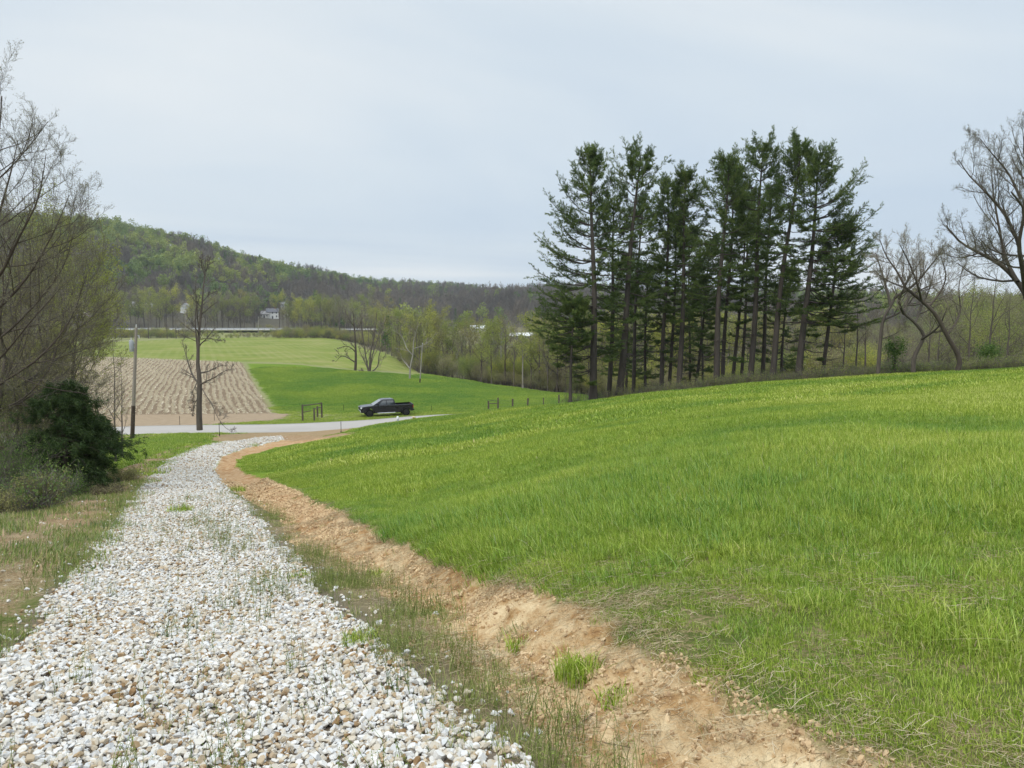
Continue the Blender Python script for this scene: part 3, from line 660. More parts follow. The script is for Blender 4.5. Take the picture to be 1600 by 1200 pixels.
def meadow_hue(x, y):
    """lushness and colour drifts of the sown meadow, by place"""
    px = 800+FPX*x/np.maximum(y, .5)
    b = fbm(x, y, 3.0, 4, 41); b2 = fbm(x*0.6+y*0.15, y*1.3, 5.0, 3, 43)
    hue = 0.40 + (b-0.5)*0.75 + (b2-0.5)*0.45
    # pale seed heads in drifts toward the brow, straw band between, deep green hollow
    brow = sstep(24, 34, y)*sstep(-20, -2, x)
    hue += brow*(sstep(0.50, 0.62, fbm(x*0.5, y, 3.2, 3, 45))*0.42 - 0.10)
    band = np.exp(-((y-(19.5+0.06*x))/2.2)**2)*sstep(3, 8, x)
    hue += band*0.24*sstep(0.4, 0.6, b)
    rt = sstep(9, 14, x)*sstep(12, 18, y)*sstep(34, 26, y); hue += rt*0.34
    hue -= 0.16*np.exp(-((x-3.0)/2.4)**2-((y-10.5)/2.5)**2) + 0.12*np.exp(-((x-7.0)/4)**2-((y-9)/3)**2)
    return np.clip(hue, 0, 1), b, b2
def grass():
    rng = np.random.default_rng(9); X, Y, S, I, Hh = [], [], [], [], []
    # near
    n = 62000; x, y = sample(n, -7, 18, 1.8, 17, rng); d = sdpoly(x, y, P_DIRT); k = (d > 0.02) & infr(x, y) & (x > np.interp(y, [2, 8, 12, 18], [-1, -1.5, -4.6, -7.6])) & (sdpoly(x, y, P_GRAVEL) > 0.6)
    x, y, d = x[k], y[k], d[k]; hue, b, b2 = meadow_hue(x, y)
    lush = np.clip(0.5+(b-0.5)*2.6 + 0.5*sstep(5.5, 8.5, y) + 0.6*np.exp(-((x-3)/2)**2-((y-9.5)/3)**2) - 0.65*sstep(5.6, 2.8, y) - .45*sstep(2.5, 5, x)*sstep(7, 4, y), 0, 1.5)
    thin = (rng.random(len(x)) < (0.55+0.6*lush)*np.interp(y, [11, 17], [1, .15])) ; x, y, d, hue, lush = x[thin], y[thin], d[thin], hue[thin], lush[thin]
    idx = np.where(rng.random(len(x)) < lush-0.15, 4, 0)+rng.integers(0, 4, len(x))
    cl_ = (rng.random(len(x)) < .05) & (y > 3); s = (0.55+0.55*np.minimum(lush, 1.1))*rng.uniform(0.75, 1.2, len(x))*np.where(cl_, 1.5, 1.0)
    X.append(x); Y.append(y); S.append(s); I.append(idx); Hh.append(np.clip(hue-.25*cl_+rng.normal(0, .12, len(x)), 0, 1))
    # middle
    n = 17500; x, y = sample(n, -12, 34, 9.5, 32, rng); d = sdpoly(x, y, P_DIRT); k = (d > 0.25) & infr(x, y, 5) & (sdpoly(x, y, P_GRAVEL) > 1.2) & (x > np.interp(y, [8, 12, 18, 28, 45], [-2.6, -4.6, -7.6, -12, -19])) & (rng.random(n) < np.interp(y, [9.5, 14], [.12, 1]))
    x, y, d = x[k], y[k], d[k]; hue, b, b2 = meadow_hue(x, y)
    idx = 8+np.where(b+rng.normal(0, .12, len(x)) > 0.5, 3, 0)+rng.integers(0, 3, len(x))
    X.append(x); Y.append(y); S.append(np.interp(y, [9, 16], [.7, 1])*rng.uniform(0.7, 1.15, len(x))*(0.55+0.7*b)*np.clip(0.35+d*0.45, 0.35, 1)); I.append(idx); Hh.append(np.clip(hue+rng.normal(0, .10, len(x)), 0, 1))
    # far, to the brow
    n = 15000; x, y = sample(n, -28, 62, 30, 72, rng); d = sdpoly(x, y, P_DIRT); k = (d > 0.2) & infr(x, y, 5) & (sdpoly(x, y, P_GRAVEL) > 0.9) & (x > np.interp(y, [28, 45, 55, 62, 68], [-12, -19, -22.5, -22, -20])) & (y < np.interp(pc(x, y), [300, 700, 900, 1100, 1400, 1600], [66, 69, 64, 62, 58, 54]))
    k &= dline(x, y, _rc) > ROAD_W+0.8
    x, y, d = x[k], y[k], d[k]; hue, b, b2 = meadow_hue(x, y)
    X.append(x); Y.append(y); S.append(rng.uniform(0.6, 1.25, len(x))*(0.6+0.8*b)*np.clip(0.3+d*0.22, 0.3, 1)); I.append(14+rng.integers(0, 4, len(x))); Hh.append(np.clip(hue+rng.normal(0, .09, len(x)), 0, 1))
    x, y, s, i, h = map(np.concatenate, (X, Y, S, I, Hh)); z = Hm(x, y)
    E = eul_from(normals(Hs, x, y), rng.uniform(0, 6.28, len(x)))
    scatter('meadow_grass', NEAR+MID+FARP, np.stack([x, y, z], 1), E, s, i, h, 'bright green sown meadow grass on the slope right of the driveway')
    print('grass', len(x))
grass()

# --- left bank grass, verge weeds, straw, roadside turf
M_WEED = leaf_mat('verge_weeds', [(0.0, (0.10, 0.125, 0.04)), (0.4, (0.195, 0.25, 0.062)), (0.75, (0.31, 0.35, 0.12)), (0.85, (0.36, 0.285, 0.16)), (1.0, (0.46, 0.37, 0.235))], 0.3, GR_INST)
M_STRAW = leaf_mat('dry_straw', [(0.0, (0.24, 0.17, 0.09)), (0.5, (0.42, 0.33, 0.19)), (1.0, (0.60, 0.51, 0.36))], 0.2)
def weedp(seed, n, rad, h0, h1, w, lean, straw, mat=M_WEED, **k):
    mb = MB(); blades(mb, n, rad, h0, h1, w, lean, np.random.default_rng(seed), straw=straw, **k); return mb.mesh('weed_patch', mat)
def stemmy(seed, n, rad, h0, h1):
    """thin upright stalks with small leaves"""
    r = np.random.default_rng(seed); mb = MB()
    a = r.uniform(0, 6.28, n); q = rad*np.sqrt(r.random(n)); b = np.stack([q*np.cos(a), q*np.sin(a), np.zeros(n)], 1); h = r.uniform(h0, h1, n)
    d = r.normal(0, .16, (n, 3)); d[:, 2] = 1; P = np.stack([b, b+d*h[:, None]*0.5+r.normal(0, .01, (n, 3)), b+d*h[:, None]+r.normal(0, .03, (n, 3))*h[:, None]*3], 1)
    tubes(mb, P, np.tile([0.0022, 0.0016, 0.0008], (n, 1)), 3, attr=r.uniform(0, .5, n))
    t = r.random((n, 7, 1)); C = (P[:, :1]*(1-t)+P[:, 2:]*t).reshape(-1, 3); quads_at(mb, C, r.uniform(.010, .022, len(C)), 0.35, attr=r.uniform(.1, .75, len(C)), rng=r)
    return mb.mesh('weed_stalks', M_WEED)
def strawp(seed, n=110, rad=0.20):
    r = np.random.default_rng(seed); mb = MB(); a = r.uniform(0, 6.28, n); q = rad*np.sqrt(r.random(n)); c = np.stack([q*np.cos(a), q*np.sin(a), r.uniform(0.0, .03, n)], 1)
    th = r.uniform(0, 6.28, n); L = r.uniform(.015, .075, n)*np.where(r.random(n) < .08, 2, 1); d = np.stack([np.cos(th), np.sin(th), r.normal(0, .12, n)], 1)*L[:, None]
    P = np.stack([c, c+d*.5+r.normal(0, .004, (n, 3)), c+d], 1); tubes(mb, P, np.tile([.0008, .0010, .0005], (n, 1)), 3, attr=r.random(n)); return mb.mesh('straw', M_STRAW)
WP = [weedp(300+k, 90, .16, .05, .16, .004, .5, .12) for k in range(3)] + [weedp(304+k, 60, .22, .03, .09, .005, .8, .35) for k in range(2)] + \
     [stemmy(306+k, 14, .16, .10, .34) for k in range(3)] + [stemmy(310+k, 6, .15, .12, .30) for k in range(2)]
WM = [weedp(320+k, 150, .45, .06, .22, .010, .5, .45) for k in range(3)]
TURF = [weedp(330+k, 220, .9, .06, .22, .022, .5, .05, M_GRASS) for k in range(3)]
LF = [strawp(340+k) for k in range(3)]
def weeds():
    rng = np.random.default_rng(19); X, Y, S, I, Hh = [], [], [], [], []
    def put(x, y, s, i, h): X.append(x); Y.append(y); S.append(s*np.ones(len(x))); I.append(i*np.ones(len(x), int)); Hh.append(h*np.ones(len(x)))
    # strip between stone and bare earth
    n = 26000; x, y = sample(n, -12, 4, 1.6, 26, rng); d = sdpoly(x, y, P_VERGE); nz = fbm(x, y, .9, 3, 51)
    k = (d < 0.20) & infr(x, y) & (rng.random(n) < (sstep(.34, .55, nz)*0.9+0.06)*np.interp(y, [8, 13, 18, 24], [1, .9, .5, .25]))
    xx, yy = x[k], y[k]; i = rng.choice([0, 1, 2, 3, 4, 5, 6, 7], len(xx), p=[.15, .15, .15, .1, .1, .13, .12, .1]); put(xx, yy, rng.uniform(.5, 1.1, len(xx))*np.interp(yy, [7, 14, 22], [1, .85, .6]), i, rng.uniform(.35, .85, len(xx)))
    # thin stalks and small tufts among the stones
    n = 11000; x, y = sample(n, -9, 2, 2.2, 34, rng); d = sdpoly(x, y, P_GRAVEL); cx = np.interp(y, [2, 8, 12, 18, 28, 45], [-1.3, -2.6, -4.6, -7.6, -12, -19])
    mid = np.exp(-((x-cx)/0.35)**2); k = (d < 0) & infr(x, y) & (rng.random(n) < 0.15+0.75*mid*sstep(.38, .55, fbm(x, y, 1.6, 2, 53)))
    xx, yy = x[k], y[k]; i = rng.choice([3, 5, 8, 9], len(xx), p=[.14, .16, .35, .35]); put(xx, yy, rng.uniform(.4, 1.05, len(xx)), i, rng.uniform(.2, .6, len(xx)))
    # tufts on the bare earth
    n = 3000; x, y = sample(n, -10, 6, 2.0, 30, rng); d = sdpoly(x, y, P_DIRT); k = (d < 0) & infr(x, y) & (rng.random(n) < 0.09+0.6*sstep(.56, .72, fbm(x, y, 1.0, 3, 55)))
    xx, yy = x[k], y[k]; i = rng.choice([0, 1, 3, 4, 8, 9], len(xx), p=[.13, .12, .2, .2, .2, .15]); put(xx, yy, rng.uniform(.35, .85, len(xx)), i, rng.uniform(.3, .7, len(xx)))
    # left bank
    cx2 = lambda y: np.interp(y, [2, 8, 12, 18, 28, 45], [-1.3, -2.6, -4.6, -7.6, -12, -19])
    n = 15000; x, y = sample(n, -32, -2.5, 2.5, 30, rng); d = sdpoly(x, y, P_GRAVEL); dl = sdpoly(x, y, P_LDIRT); nz = fbm(x, y, 1.6, 3, 57)
    k = (x < cx2(y)) & (d > -0.1) & infr(x, y, 5) & (rng.random(n) < np.where(dl < 0, .05+.30*sstep(.48, .62, nz)+.3*sstep(9, 6, y), .18+.5*sstep(.42, .6, nz)+.35*sstep(14, 9, y))) & (x < -1.5)
    xx, yy = x[k], y[k]; near = yy < 9
    i = np.where(near, rng.choice([0, 1, 2, 3, 5, 6, 7], len(xx)), 10+rng.integers(0, 3, len(xx))); put(xx, yy, rng.uniform(.6, 1.2, len(xx)), i, np.clip(rng.normal(.38, .16, len(xx)), 0, 1))
    n = 9000; x, y = sample(n, -44, -8, 28, 72, rng); d = sdpoly(x, y, P_GRAVEL); dl = sdpoly(x, y, P_LDIRT); k = (d > 0.2) & infr(x, y, 5) & (dl > 0.1) & (sdpoly(x, y, P_MOUTH) > .1) & (dline(x, y, _rc) > ROAD_W+.3) & (sdpoly(x, y, P_DIRT) > .3) & (x < -0.36*y)
    xx, yy = x[k], y[k]; put(xx, yy, rng.uniform(.6, 1.2, len(xx)), 13+rng.integers(0, 3, len(xx)), np.clip(rng.normal(.34, .12, len(xx)), 0, 1))
    # grass edging the road on both sides, grass round the truck
    n = 16000; x, y = sample(n, -80, 40, 74, 101, rng); dr = dline(x, y, _rc); k = (dr > ROAD_W+.15) & (sdpoly(x, y, P_MOUTH) > 0.1) & (sdpoly(x, y, P_STUBEDGE) > 0.2) & (sdpoly(x, y, P_STUB) > 0.2) & infr(x, y, 5) & (rng.random(n) < np.where(dr < ROAD_W+3, 1.0, .55))
    xx, yy = x[k], y[k]; put(xx, yy, rng.uniform(.4, .9, len(xx)), 13+rng.integers(0, 3, len(xx)), np.clip(rng.normal(.50, .14, len(xx)), 0, 1))
    x, y, s, i, h = map(np.concatenate, (X, Y, S, I, Hh)); z = Hm(x, y); E = eul_from(normals(Hs, x, y), rng.uniform(0, 6.28, len(x)))
    scatter('verge_weeds', WP+WM+TURF, np.stack([x, y, z], 1), E, s, i, h, 'sparse weeds and rough grass along the driveway edges and the road')
    # straw and thatch
    X, Y = [], []
    n = 9000; x, y = sample(n, -8, 12, 1.8, 15, rng); d = sdpoly(x, y, P_DIRT); nz = fbm(x, y, .8, 3, 59)
    k = infr(x, y) & (((d < 0.1) & (rng.random(n) < .35)) | ((d > 0) & (x > 0) & (rng.random(n) < .5*sstep(.54, .72, nz)*sstep(8, 4, y)+.07)) | ((np.abs(d) < .25) & (rng.random(n) < .6)) | ((sdpoly(x, y, P_LDIRT) < 0) & (rng.random(n) < .5)))
    k &= sdpoly(x, y, P_GRAVEL) > 0
    x, y = x[k], y[k]; E = eul_from(normals(Hs, x, y), rng.uniform(0, 6.28, len(x)))
    scatter('dry_straw', LF, np.stack([x, y, Hm(x, y)+.004], 1), E, rng.uniform(.6, 1.5, len(x)), rng.integers(0, 3, len(x)), np.full(len(x), .5), 'dry straw and dead grass lying on the bare tan earth')
    print('weeds', len(z), len(x))
weeds()
# --- clods of earth along the ditch
def clods():
    rng = np.random.default_rng(29); me = []
    for k in range(4):
        m_ = stone_mesh(20+k).copy(); m_.materials.clear(); m_.materials.append(M_CLOD); me.append(m_)
    n = 1200000; x, y = sample(n, -12, 7, 2.0, 30, rng, 1.4); d = sdpoly(x, y, P_DIRT); nz = fbm(x, y, .5, 3, 61)
    k = (d < 0.05) & infr(x, y) & (rng.random(n) < .12+.88*sstep(.42, .60, nz)); x, y = x[k], y[k]; N = len(x)
    s = .0035+.020*rng.random(N)**3.5+.012*(rng.random(N) < .01); s = s*(.85+y/22)
    n2 = 2600; xs, ys = sample(n2, -48, -2, 3, 72, rng); kk = (sdpoly(xs, ys, P_LDIRT) < 0.1) & infr(xs, ys)
    x = np.r_[x, xs[kk]]; y = np.r_[y, ys[kk]]; s = np.r_[s, rng.uniform(.01, .05, kk.sum())]; N = len(x)
    E = rng.uniform(0, 6.28, (N, 3)); scatter('earth_clods', me, np.stack([x, y, Hm(x, y)+s*.25], 1), E, s, rng.integers(0, 4, N), rng.random(N), 'crumbly tan clods of earth in the washed out ditch')
M_CLOD = (lambda q: q.done(q.pbr(q.mix(q.noise(30, 4), q.ramp(q.attr('hue', 'INSTANCER'), [(0, (0.16, 0.08, 0.035)), (.35, (0.42, 0.28, 0.14)), (1, (0.64, 0.49, 0.29))]), (0.50, 0.36, 0.22)), .95, .08, q.bump(q.noise(60, 4), .8, .01))))(NT('earth_clod'))
clods()
# --- corn stubble in rows
def stubble():
    rng = np.random.default_rng(39); mesh = []
    for k in range(4):
        r = np.random.default_rng(400+k); mb = MB(); n = 9; c = np.stack([r.uniform(-.11, .11, n), r.uniform(-.28, .28, n), r.uniform(.02, .07, n)], 1)
        quads_at(mb, c, r.uniform(.10, .26, n), .4, attr=r.random(n), rng=r, flat=1.2)
        P = np.stack([c[:4]*[1, 1, 0], c[:4]*[1, 1, 0]+[0, 0, .13], c[:4]*[1, 1, 0]+np.array([.02, 0, .25])], 1); tubes(mb, P, np.full((4, 3), .013), 3, attr=.7); mesh.append(mb.mesh('corn_stubble', M_STUB))
    a = math.atan(0.408); ca, sa = math.cos(a), math.sin(a); X, Y, S = [], [], []
    u = np.arange(-200, 60, 0.92); 
    for uu in u:
        v = np.arange(20, 280, .42)+rng.uniform(0, .6); w = uu+rng.normal(0, .11, len(v)) + 0.45*np.sin(v*.035+uu*.02)+.15*np.sin(v*.17+uu)
        x = w*ca - v*sa; y = w*sa + v*ca; X.append(x); Y.append(y)
    x = np.concatenate(X); y = np.concatenate(Y); d = sdpoly(x, y, P_STUB); de = sdpoly(x, y, P_STUBEDGE)
    k = (d < -0.2) & (de > 0) & infr(x, y, 5) & (rng.random(len(x)) < .80+.2*fbm(x, y, 3, 2, 71)); x, y = x[k], y[k]; N = len(x)
    E = np.zeros((N, 3)); E[:, 2] = a+rng.normal(0, .25, N)
    scatter('corn_stubble', mesh, np.stack([x, y, Hm(x, y)], 1), E, rng.uniform(.7, 1.25, N), rng.integers(0, 4, N), rng.random(N), 'pale corn stubble left in long rows on the brown field'); print('stub', N)
    # short thick grass of the bright field
    n = 26000; x, y = rng.uniform(-60, 50, n), rng.uniform(88, 185, n); k = (sdpoly(x, y, P_GREEN) < -.3) & infr(x, y, 5); x, y = x[k], y[k]; N = len(x); b = fbm(x, y, 9, 4, 73)
    E = np.zeros((N, 3)); E[:, 2] = rng.uniform(0, 6.28, N); scatter('field_grass', FARP, np.stack([x, y, H0(x, y)-.02], 1), E, rng.uniform(.7, 1.3, N)*(.5+.6*b), rng.integers(0, 4, N), np.clip(.22+(b-.5)*.9+rng.normal(0, .10, N), 0, 1), 'short bright green grass of the field beyond the road')
M_STUB = leaf_mat('corn_stalks', [(0, (0.40, 0.32, 0.21)), (.5, (0.60, 0.51, 0.36)), (1, (0.74, 0.67, 0.52))], .15)
stubble()
# ------------------------------------------------------------ trees
def unit(v): return v/(np.linalg.norm(v, axis=-1, keepdims=True)+1e-9)
def grow(P, R, rng, n, t0, t1, lr, ang, angv, seg=5, up=0.12, wand=0.12, rr=0.55, taper=0.25, minl=0.0, lfun=None, twod=None):
    """children for every parent polyline (M,k,3): returns (M*n,seg,3), radii"""
    M, k, _ = P.shape
    L = np.linalg.norm(np.diff(P, axis=1), axis=2).sum(1)
    t = (t0+(t1-t0)*((np.arange(n)[None, :]+rng.uniform(0, 1, (M, n)))/n)); s = t*(k-1); i = np.minimum(s.astype(int), k-2); f = (s-i)[..., None]
    m = np.arange(M)[:, None]
    A = P[m, i]*(1-f)+P[m, i+1]*f; D = unit(P[m, i+1]-P[m, i]); ra = R[m, i]*(1-f[..., 0])+R[m, i+1]*f[..., 0]
    rnd = unit(np.cross(D, rng.normal(size=D.shape))); an = np.radians(ang+rng.normal(0, angv, (M, n)))[..., None]
    d = D*np.cos(an)+rnd*np.sin(an)
    ln = L[:, None]*lr*(lfun(t) if lfun else (1.15-0.65*t))*rng.uniform(.65, 1.2, (M, n)); ln = np.maximum(ln, minl)
    A = A.reshape(-1, 3); d = d.reshape(-1, 3); ln = ln.reshape(-1); r0 = np.minimum(ra.reshape(-1)*rr*rng.uniform(.75, 1.1, M*n), ra.reshape(-1)*.9)
    out = [A]; p = A
    for q in range(seg-1):
        d = unit(d+rng.normal(0, wand, d.shape)+np.array([0, 0, up])); p = p+d*(ln/(seg-1))[:, None]; out.append(p)
    return np.stack(out, 1), r0[:, None]*np.linspace(1, taper, seg)[None, :]
def poly_resample(pts, n):
    pts = catmull(np.asarray(pts, float), 6); s = np.r_[0, np.cumsum(np.linalg.norm(np.diff(pts, axis=0), axis=1))]
    u = np.linspace(0, s[-1], n); return np.stack([np.interp(u, s, pts[:, k]) for k in range(3)], 1)
BARK_GREY = bark_mat('grey_bark', (0.050, 0.041, 0.034), (0.155, 0.130, 0.108))
BARK_DARK = bark_mat('dark_bark', (0.035, 0.028, 0.022), (0.115, 0.092, 0.072))
BARK_PINE = bark_mat('pine_bark', (0.030, 0.025, 0.021), (0.105, 0.088, 0.076), 4.0)
BARK_PALE = bark_mat('pale_bark', (0.17, 0.155, 0.13), (0.37, 0.34, 0.30), 3.0)
TWIG = simple('twigs', (0.125, 0.108, 0.090), 0.9, 0.1)
TWIG_PALE = simple('pale_twigs', (0.21, 0.175, 0.14), 0.9, 0.1)
LEAF_INST = [(0, (.58, .70, .74)), (.5, (1, 1, 1)), (1, (1.35, 1.22, .95))]
LEAF_YG = leaf_mat('spring_leaves', [(0, (0.17, 0.195, 0.045)), (.5, (0.28, 0.305, 0.070)), (1, (0.40, 0.40, 0.11))], .45, LEAF_INST)
LEAF_OL = leaf_mat('olive_leaves', [(0, (0.14, 0.145, 0.05)), (.5, (0.225, 0.22, 0.08)), (1, (0.31, 0.285, 0.12))], .4, LEAF_INST)
LEAF_GR = leaf_mat('green_leaves', [(0, (0.055, 0.105, 0.022)), (.5, (0.095, 0.165, 0.034)), (1, (0.155, 0.225, 0.055))], .4)
BUDS = leaf_mat('reddish_buds', [(0, (0.16, 0.125, 0.090)), (.5, (0.25, 0.21, 0.13)), (1, (0.32, 0.33, 0.12))], .3)
BUDS_G = leaf_mat('pale_buds', [(0, (0.17, 0.15, 0.10)), (1, (0.30, 0.30, 0.17))], .3)
NEEDLE = leaf_mat('pine_needles', [(0, (0.036, 0.060, 0.018)), (.5, (0.080, 0.122, 0.030)), (1, (0.170, 0.205, 0.052))], .3, None, .1, .25)
CEDAR = leaf_mat('cedar_foliage', [(0, (0.022, 0.042, 0.014)), (.5, (0.044, 0.076, 0.022)), (1, (0.085, 0.115, 0.036))], .15)

# --- white pines
def pine(seed, H, crown=0.42, spread=3.6, r0=0.24, lean=(0, 0), side=None, dens=1.0, top_up=0.9, bare_low=True):
    spread *= 1.12; crown -= .10; r0 *= .85
    """side: (direction x, gain) stretches boughs to one side"""
    r = np.random.default_rng(seed); tr, cr = MB(), MB()
    n = 16; z = np.linspace(0, H, n); P = np.zeros((n, 3)); P[:, 2] = z
    P[:, 0] = lean[0]*(z/H)+0.10*np.sin(z*.35+seed); P[:, 1] = lean[1]*(z/H)+0.10*np.cos(z*.3+seed*2)
    R = r0*(1-z/H)**0.8+0.025; R[0] *= 1.28; tubes(tr, P, R, 9)
    zs = []; zz = H*crown*0.5
    while zz < H*0.985:
        zs.append(zz); zz += r.uniform(.75, 1.15)*(H/20)*(1.0 if zz < H*.8 else .65)
    B, BR, Q = [], [], []
    for zz in zs:
        t = zz/H; tc = (t-crown)/(1-crown); k = r.integers(4, 6); a0 = r.uniform(0, 6.28)
        low = tc < 0.0
        if low and r.random() < .35: continue
        sx = 3 if (side and side[1] < .5 and -.05 < tc < .72) else 0
        for j in range(k+sx):
            if j < k and not low and r.random() < np.interp(tc, [0, .4, .8], [.34, .16, .05]): continue
            a = a0+j*6.283/k+r.normal(0, .35)
            if j >= k: a = (0 if side[0] > 0 else math.pi)+r.normal(0, .6)
            L = spread*np.interp(tc, [0, .15, .5, .75, .92, 1], [.72, 1.0, .95, .80, .52, .28])*r.uniform(.6, 1.15)
            if low: L = spread*r.uniform(.25, .70)
            if side: L *= 1+side[1]*max(0, math.cos(a)*side[0])**.7*(1 if tc < .7 else .3)
            el = math.radians(np.interp(tc, [-.5, 0, .4, .65, .85, 1], [-8, -4, 4, 24, 42, 64])+r.normal(0, 7))
            b = np.array([np.interp(zz, z, P[:, 0]), np.interp(zz, z, P[:, 1]), zz]); ss = np.linspace(0, 1, 7)
            dx = np.array([math.cos(a), math.sin(a), 0])
            cur = b+dx*(L*math.cos(el)*ss)[:, None]+np.array([0, 0, 1.0])*(L*(math.sin(el)*ss+np.interp(tc, [0, .5, 1], [.10, .22, .34])*top_up*ss**2.2-0.10*np.sin(ss*3.1)))[:, None]
            cur[1:] += r.normal(0, .03*L**.5, (6, 3)); B.append(cur); BR.append((0.016+0.009*L)*np.linspace(1, .22, 7)); Q.append((low, tc, L))
    B = np.array(B); BR = np.array(BR); tubes(tr, B, BR, 4)
    low = np.array([q[0] for q in Q]); tc = np.array([q[1] for q in Q]); L = np.array([q[2] for q in Q])
    live = (~low) | (r.random(len(low)) < .14)
    # boughs fork into flat side branches; short needle shoots clothe their outer part like plumes
    LB, LR, Lt = B[live], BR[live], tc[live]
    S1, SR = grow(LB, LR, r, 4, .22, .85, .40, 40, 10, 6, .04, .07, .5, .3, .2)
    S1[:, 1:, 2] = S1[:, :1, 2]+(S1[:, 1:, 2]-S1[:, :1, 2])*.30; tubes(tr, S1, SR, 3)
    A1, _ = grow(LB, LR, r, 34, .34, 1.0, 0, 44, 12, 3, .12, .1, .4, .4, .24)
    A2, _ = grow(S1, SR, r, 12, .15, 1.0, 0, 44, 12, 3, .12, .1, .4, .4, .20)
    fl = np.interp(Lt, [.3, .75], [.35, 1.0]); f1 = np.repeat(fl, 34)[:, None]; f2 = np.repeat(np.repeat(fl, 4), 12)[:, None]
    for A_, f_ in ((A1, f1), (A2, f2)): A_[:, 1:, 2] = A_[:, :1, 2]+(A_[:, 1:, 2]-A_[:, :1, 2])*f_+.03
    sh = np.concatenate([A1, A2]); bt = np.concatenate([np.repeat(r.random(len(LB)), 34), np.repeat(np.repeat(r.random(len(LB)), 4), 12)])
    kp = r.random(len(sh)) < dens; sh = sh[kp]; bt = bt[kp]
    ends = np.concatenate([sh[:, -1], sh[:, 1]]); dr_ = np.concatenate([unit(sh[:, -1]-sh[:, 0])]*2); bt = np.tile(bt, 2)
    m = 5; E = np.repeat(ends, m, 0)+r.normal(0, .022, (len(ends)*m, 3)); N = len(E)
    d = unit(np.repeat(dr_, m, 0)*1.0+r.normal(0, .45, (N, 3))*[1, 1, .7]+np.array([0, 0, .15])); w = unit(np.cross(d, r.normal(size=(N, 3))))
    ln = r.uniform(.10, .20, N)[:, None]; ww = r.uniform(.010, .020, N)[:, None]
    V = np.stack([E-w*ww, E+w*ww, E+d*ln+w*ww*.3, E+d*ln-w*ww*.3], 1); cl = np.repeat(bt, m)
    cr.add(V.reshape(-1, 3), np.arange(N*4).reshape(N, 4), np.repeat(np.clip(cl*.5+r.random(N)*.55-.03, 0, 1), 4))
    # dead twiggy stubs low on the stem
    if low.any():
        D1, DR1 = grow(B[low], BR[low], r, 4, .3, 1, .4, 45, 15, 4, .05, .15, .5, .3, .2); tubes(tr, D1, DR1, 3)
    return tr.mesh('trunk', BARK_PINE, True), cr.mesh('crown', NEEDLE)

PINE_LIST = [
 # base px, dist, top px, top py, radius, crown fraction, spread, side, label
 (893, 60.5, 897, 470, .15, .70, 1.6, (-1, .9), 'slim young pine with a bare stem and a small tuft, leftmost of the pine stand'),
 (930, 62.0, 925, 229, .36, .28, 3.3, (-1, .34), 'big pine with long drooping left boughs at the left end of the stand'),
 (953, 66.0, 962, 300, .24, .50, 2.6, None, 'thin pine close behind the big left-end pine, its top just lower'),
 (967, 64.0, 1000, 219, .36, .42, 3.3, None, 'thick pine leaning right with a forked base and a tall feathery top'),
 (988, 70.0, 1003, 300, .20, .52, 2.3, None, 'thin pine half hidden behind the leaning thick pine'),
 (1009, 73.0, 1012, 410, .17, .30, 3.0, None, 'low shady pine whose drooping boughs fill the gap right of the leaning pine'),
 (1036, 67.0, 1046, 268, .22, .46, 2.4, None, 'narrow pine left of the pointed one in the middle of the stand'),
 (1048, 71.0, 1058, 330, .19, .50, 2.2, None, 'thin dark pine stem tucked behind the middle of the stand'),
 (1063, 65.0, 1074, 259, .27, .44, 2.7, None, 'pine with a pointed rounded top in the middle of the stand'),
 (1086, 74.0, 1108, 375, .17, .45, 2.5, None, 'short pine in the low gap between the middle and right clusters'),
 (1098, 78.0, 1100, 430, .14, .35, 2.2, None, 'shortest pine low in the gap right of the middle cluster'),
 (1119, 63.0, 1137, 243, .30, .46, 3.2, None, 'straight dark pine with wispy top beginning the right cluster'),
 (1131, 68.0, 1148, 262, .20, .52, 2.3, None, 'slim pine standing directly beside the first pine of the right cluster'),
 (1147, 69.0, 1166, 330, .19, .5, 2.4, None, 'thin pine between two taller stems, left half of the right cluster'),
 (1160, 75.0, 1172, 290, .18, .5, 2.2, None, 'rear pine seen between the stems of the right cluster'),
 (1174, 64.0, 1194, 210, .29, .47, 3.0, None, 'tallest pine with flat bushy tip in the middle of the right cluster'),
 (1190, 70.0, 1209, 280, .22, .5, 2.4, None, 'shaded pine just right of the tallest one'),
 (1205, 63.0, 1250, 210, .29, .55, 2.7, None, 'tall pine whose pale stem leans right, second from tallest'),
 (1222, 73.0, 1232, 420, .16, .3, 2.8, None, 'low bushy pine behind the leaning pale stem'),
 (1250, 62.5, 1283, 232, .33, .42, 3.3, (1, .40), 'broad pine with upswept right boughs at the right end of the stand'),
 (1287, 63.5, 1309, 345, .19, .42, 2.6, (1, .55), 'small leaning pine with sparse flat boughs, rightmost of the stand'),
 (979, 78.0, 980, 400, .15, .3, 2.8, None, 'low dark pine far behind the forked leaning pine'),
 (1078, 80.0, 1079, 350, .15, .4, 2.6, None, 'rear pine peeping behind the pointed middle pine'),
]
def pines():
    for k, (bx, Y, tx, ty, r0, cf, sp, side, lab) in enumerate(PINE_LIST):
        X = (bx-800)/FPX*Y; z = float(Hs(np.array([X]), np.array([Y]))[0])-.1; top = at(tx, ty, Y); H = (top[2]-z)*.955
        tr, cr = pine(500+k, H, cf, sp, r0, ((top[0]-X), RNG.normal(0, .4)), side, dens=1.0 if Y < 66 else .72)
        root = empty('pine_tree', (X, Y, z), label=lab, cat='pine tree', group='pines standing along the brow of the meadow')
        for nm, me in (('trunk', tr), ('crown', cr)):
            o = bpy.data.objects.new(nm, me); COL.objects.link(o); o.parent = root
pines()

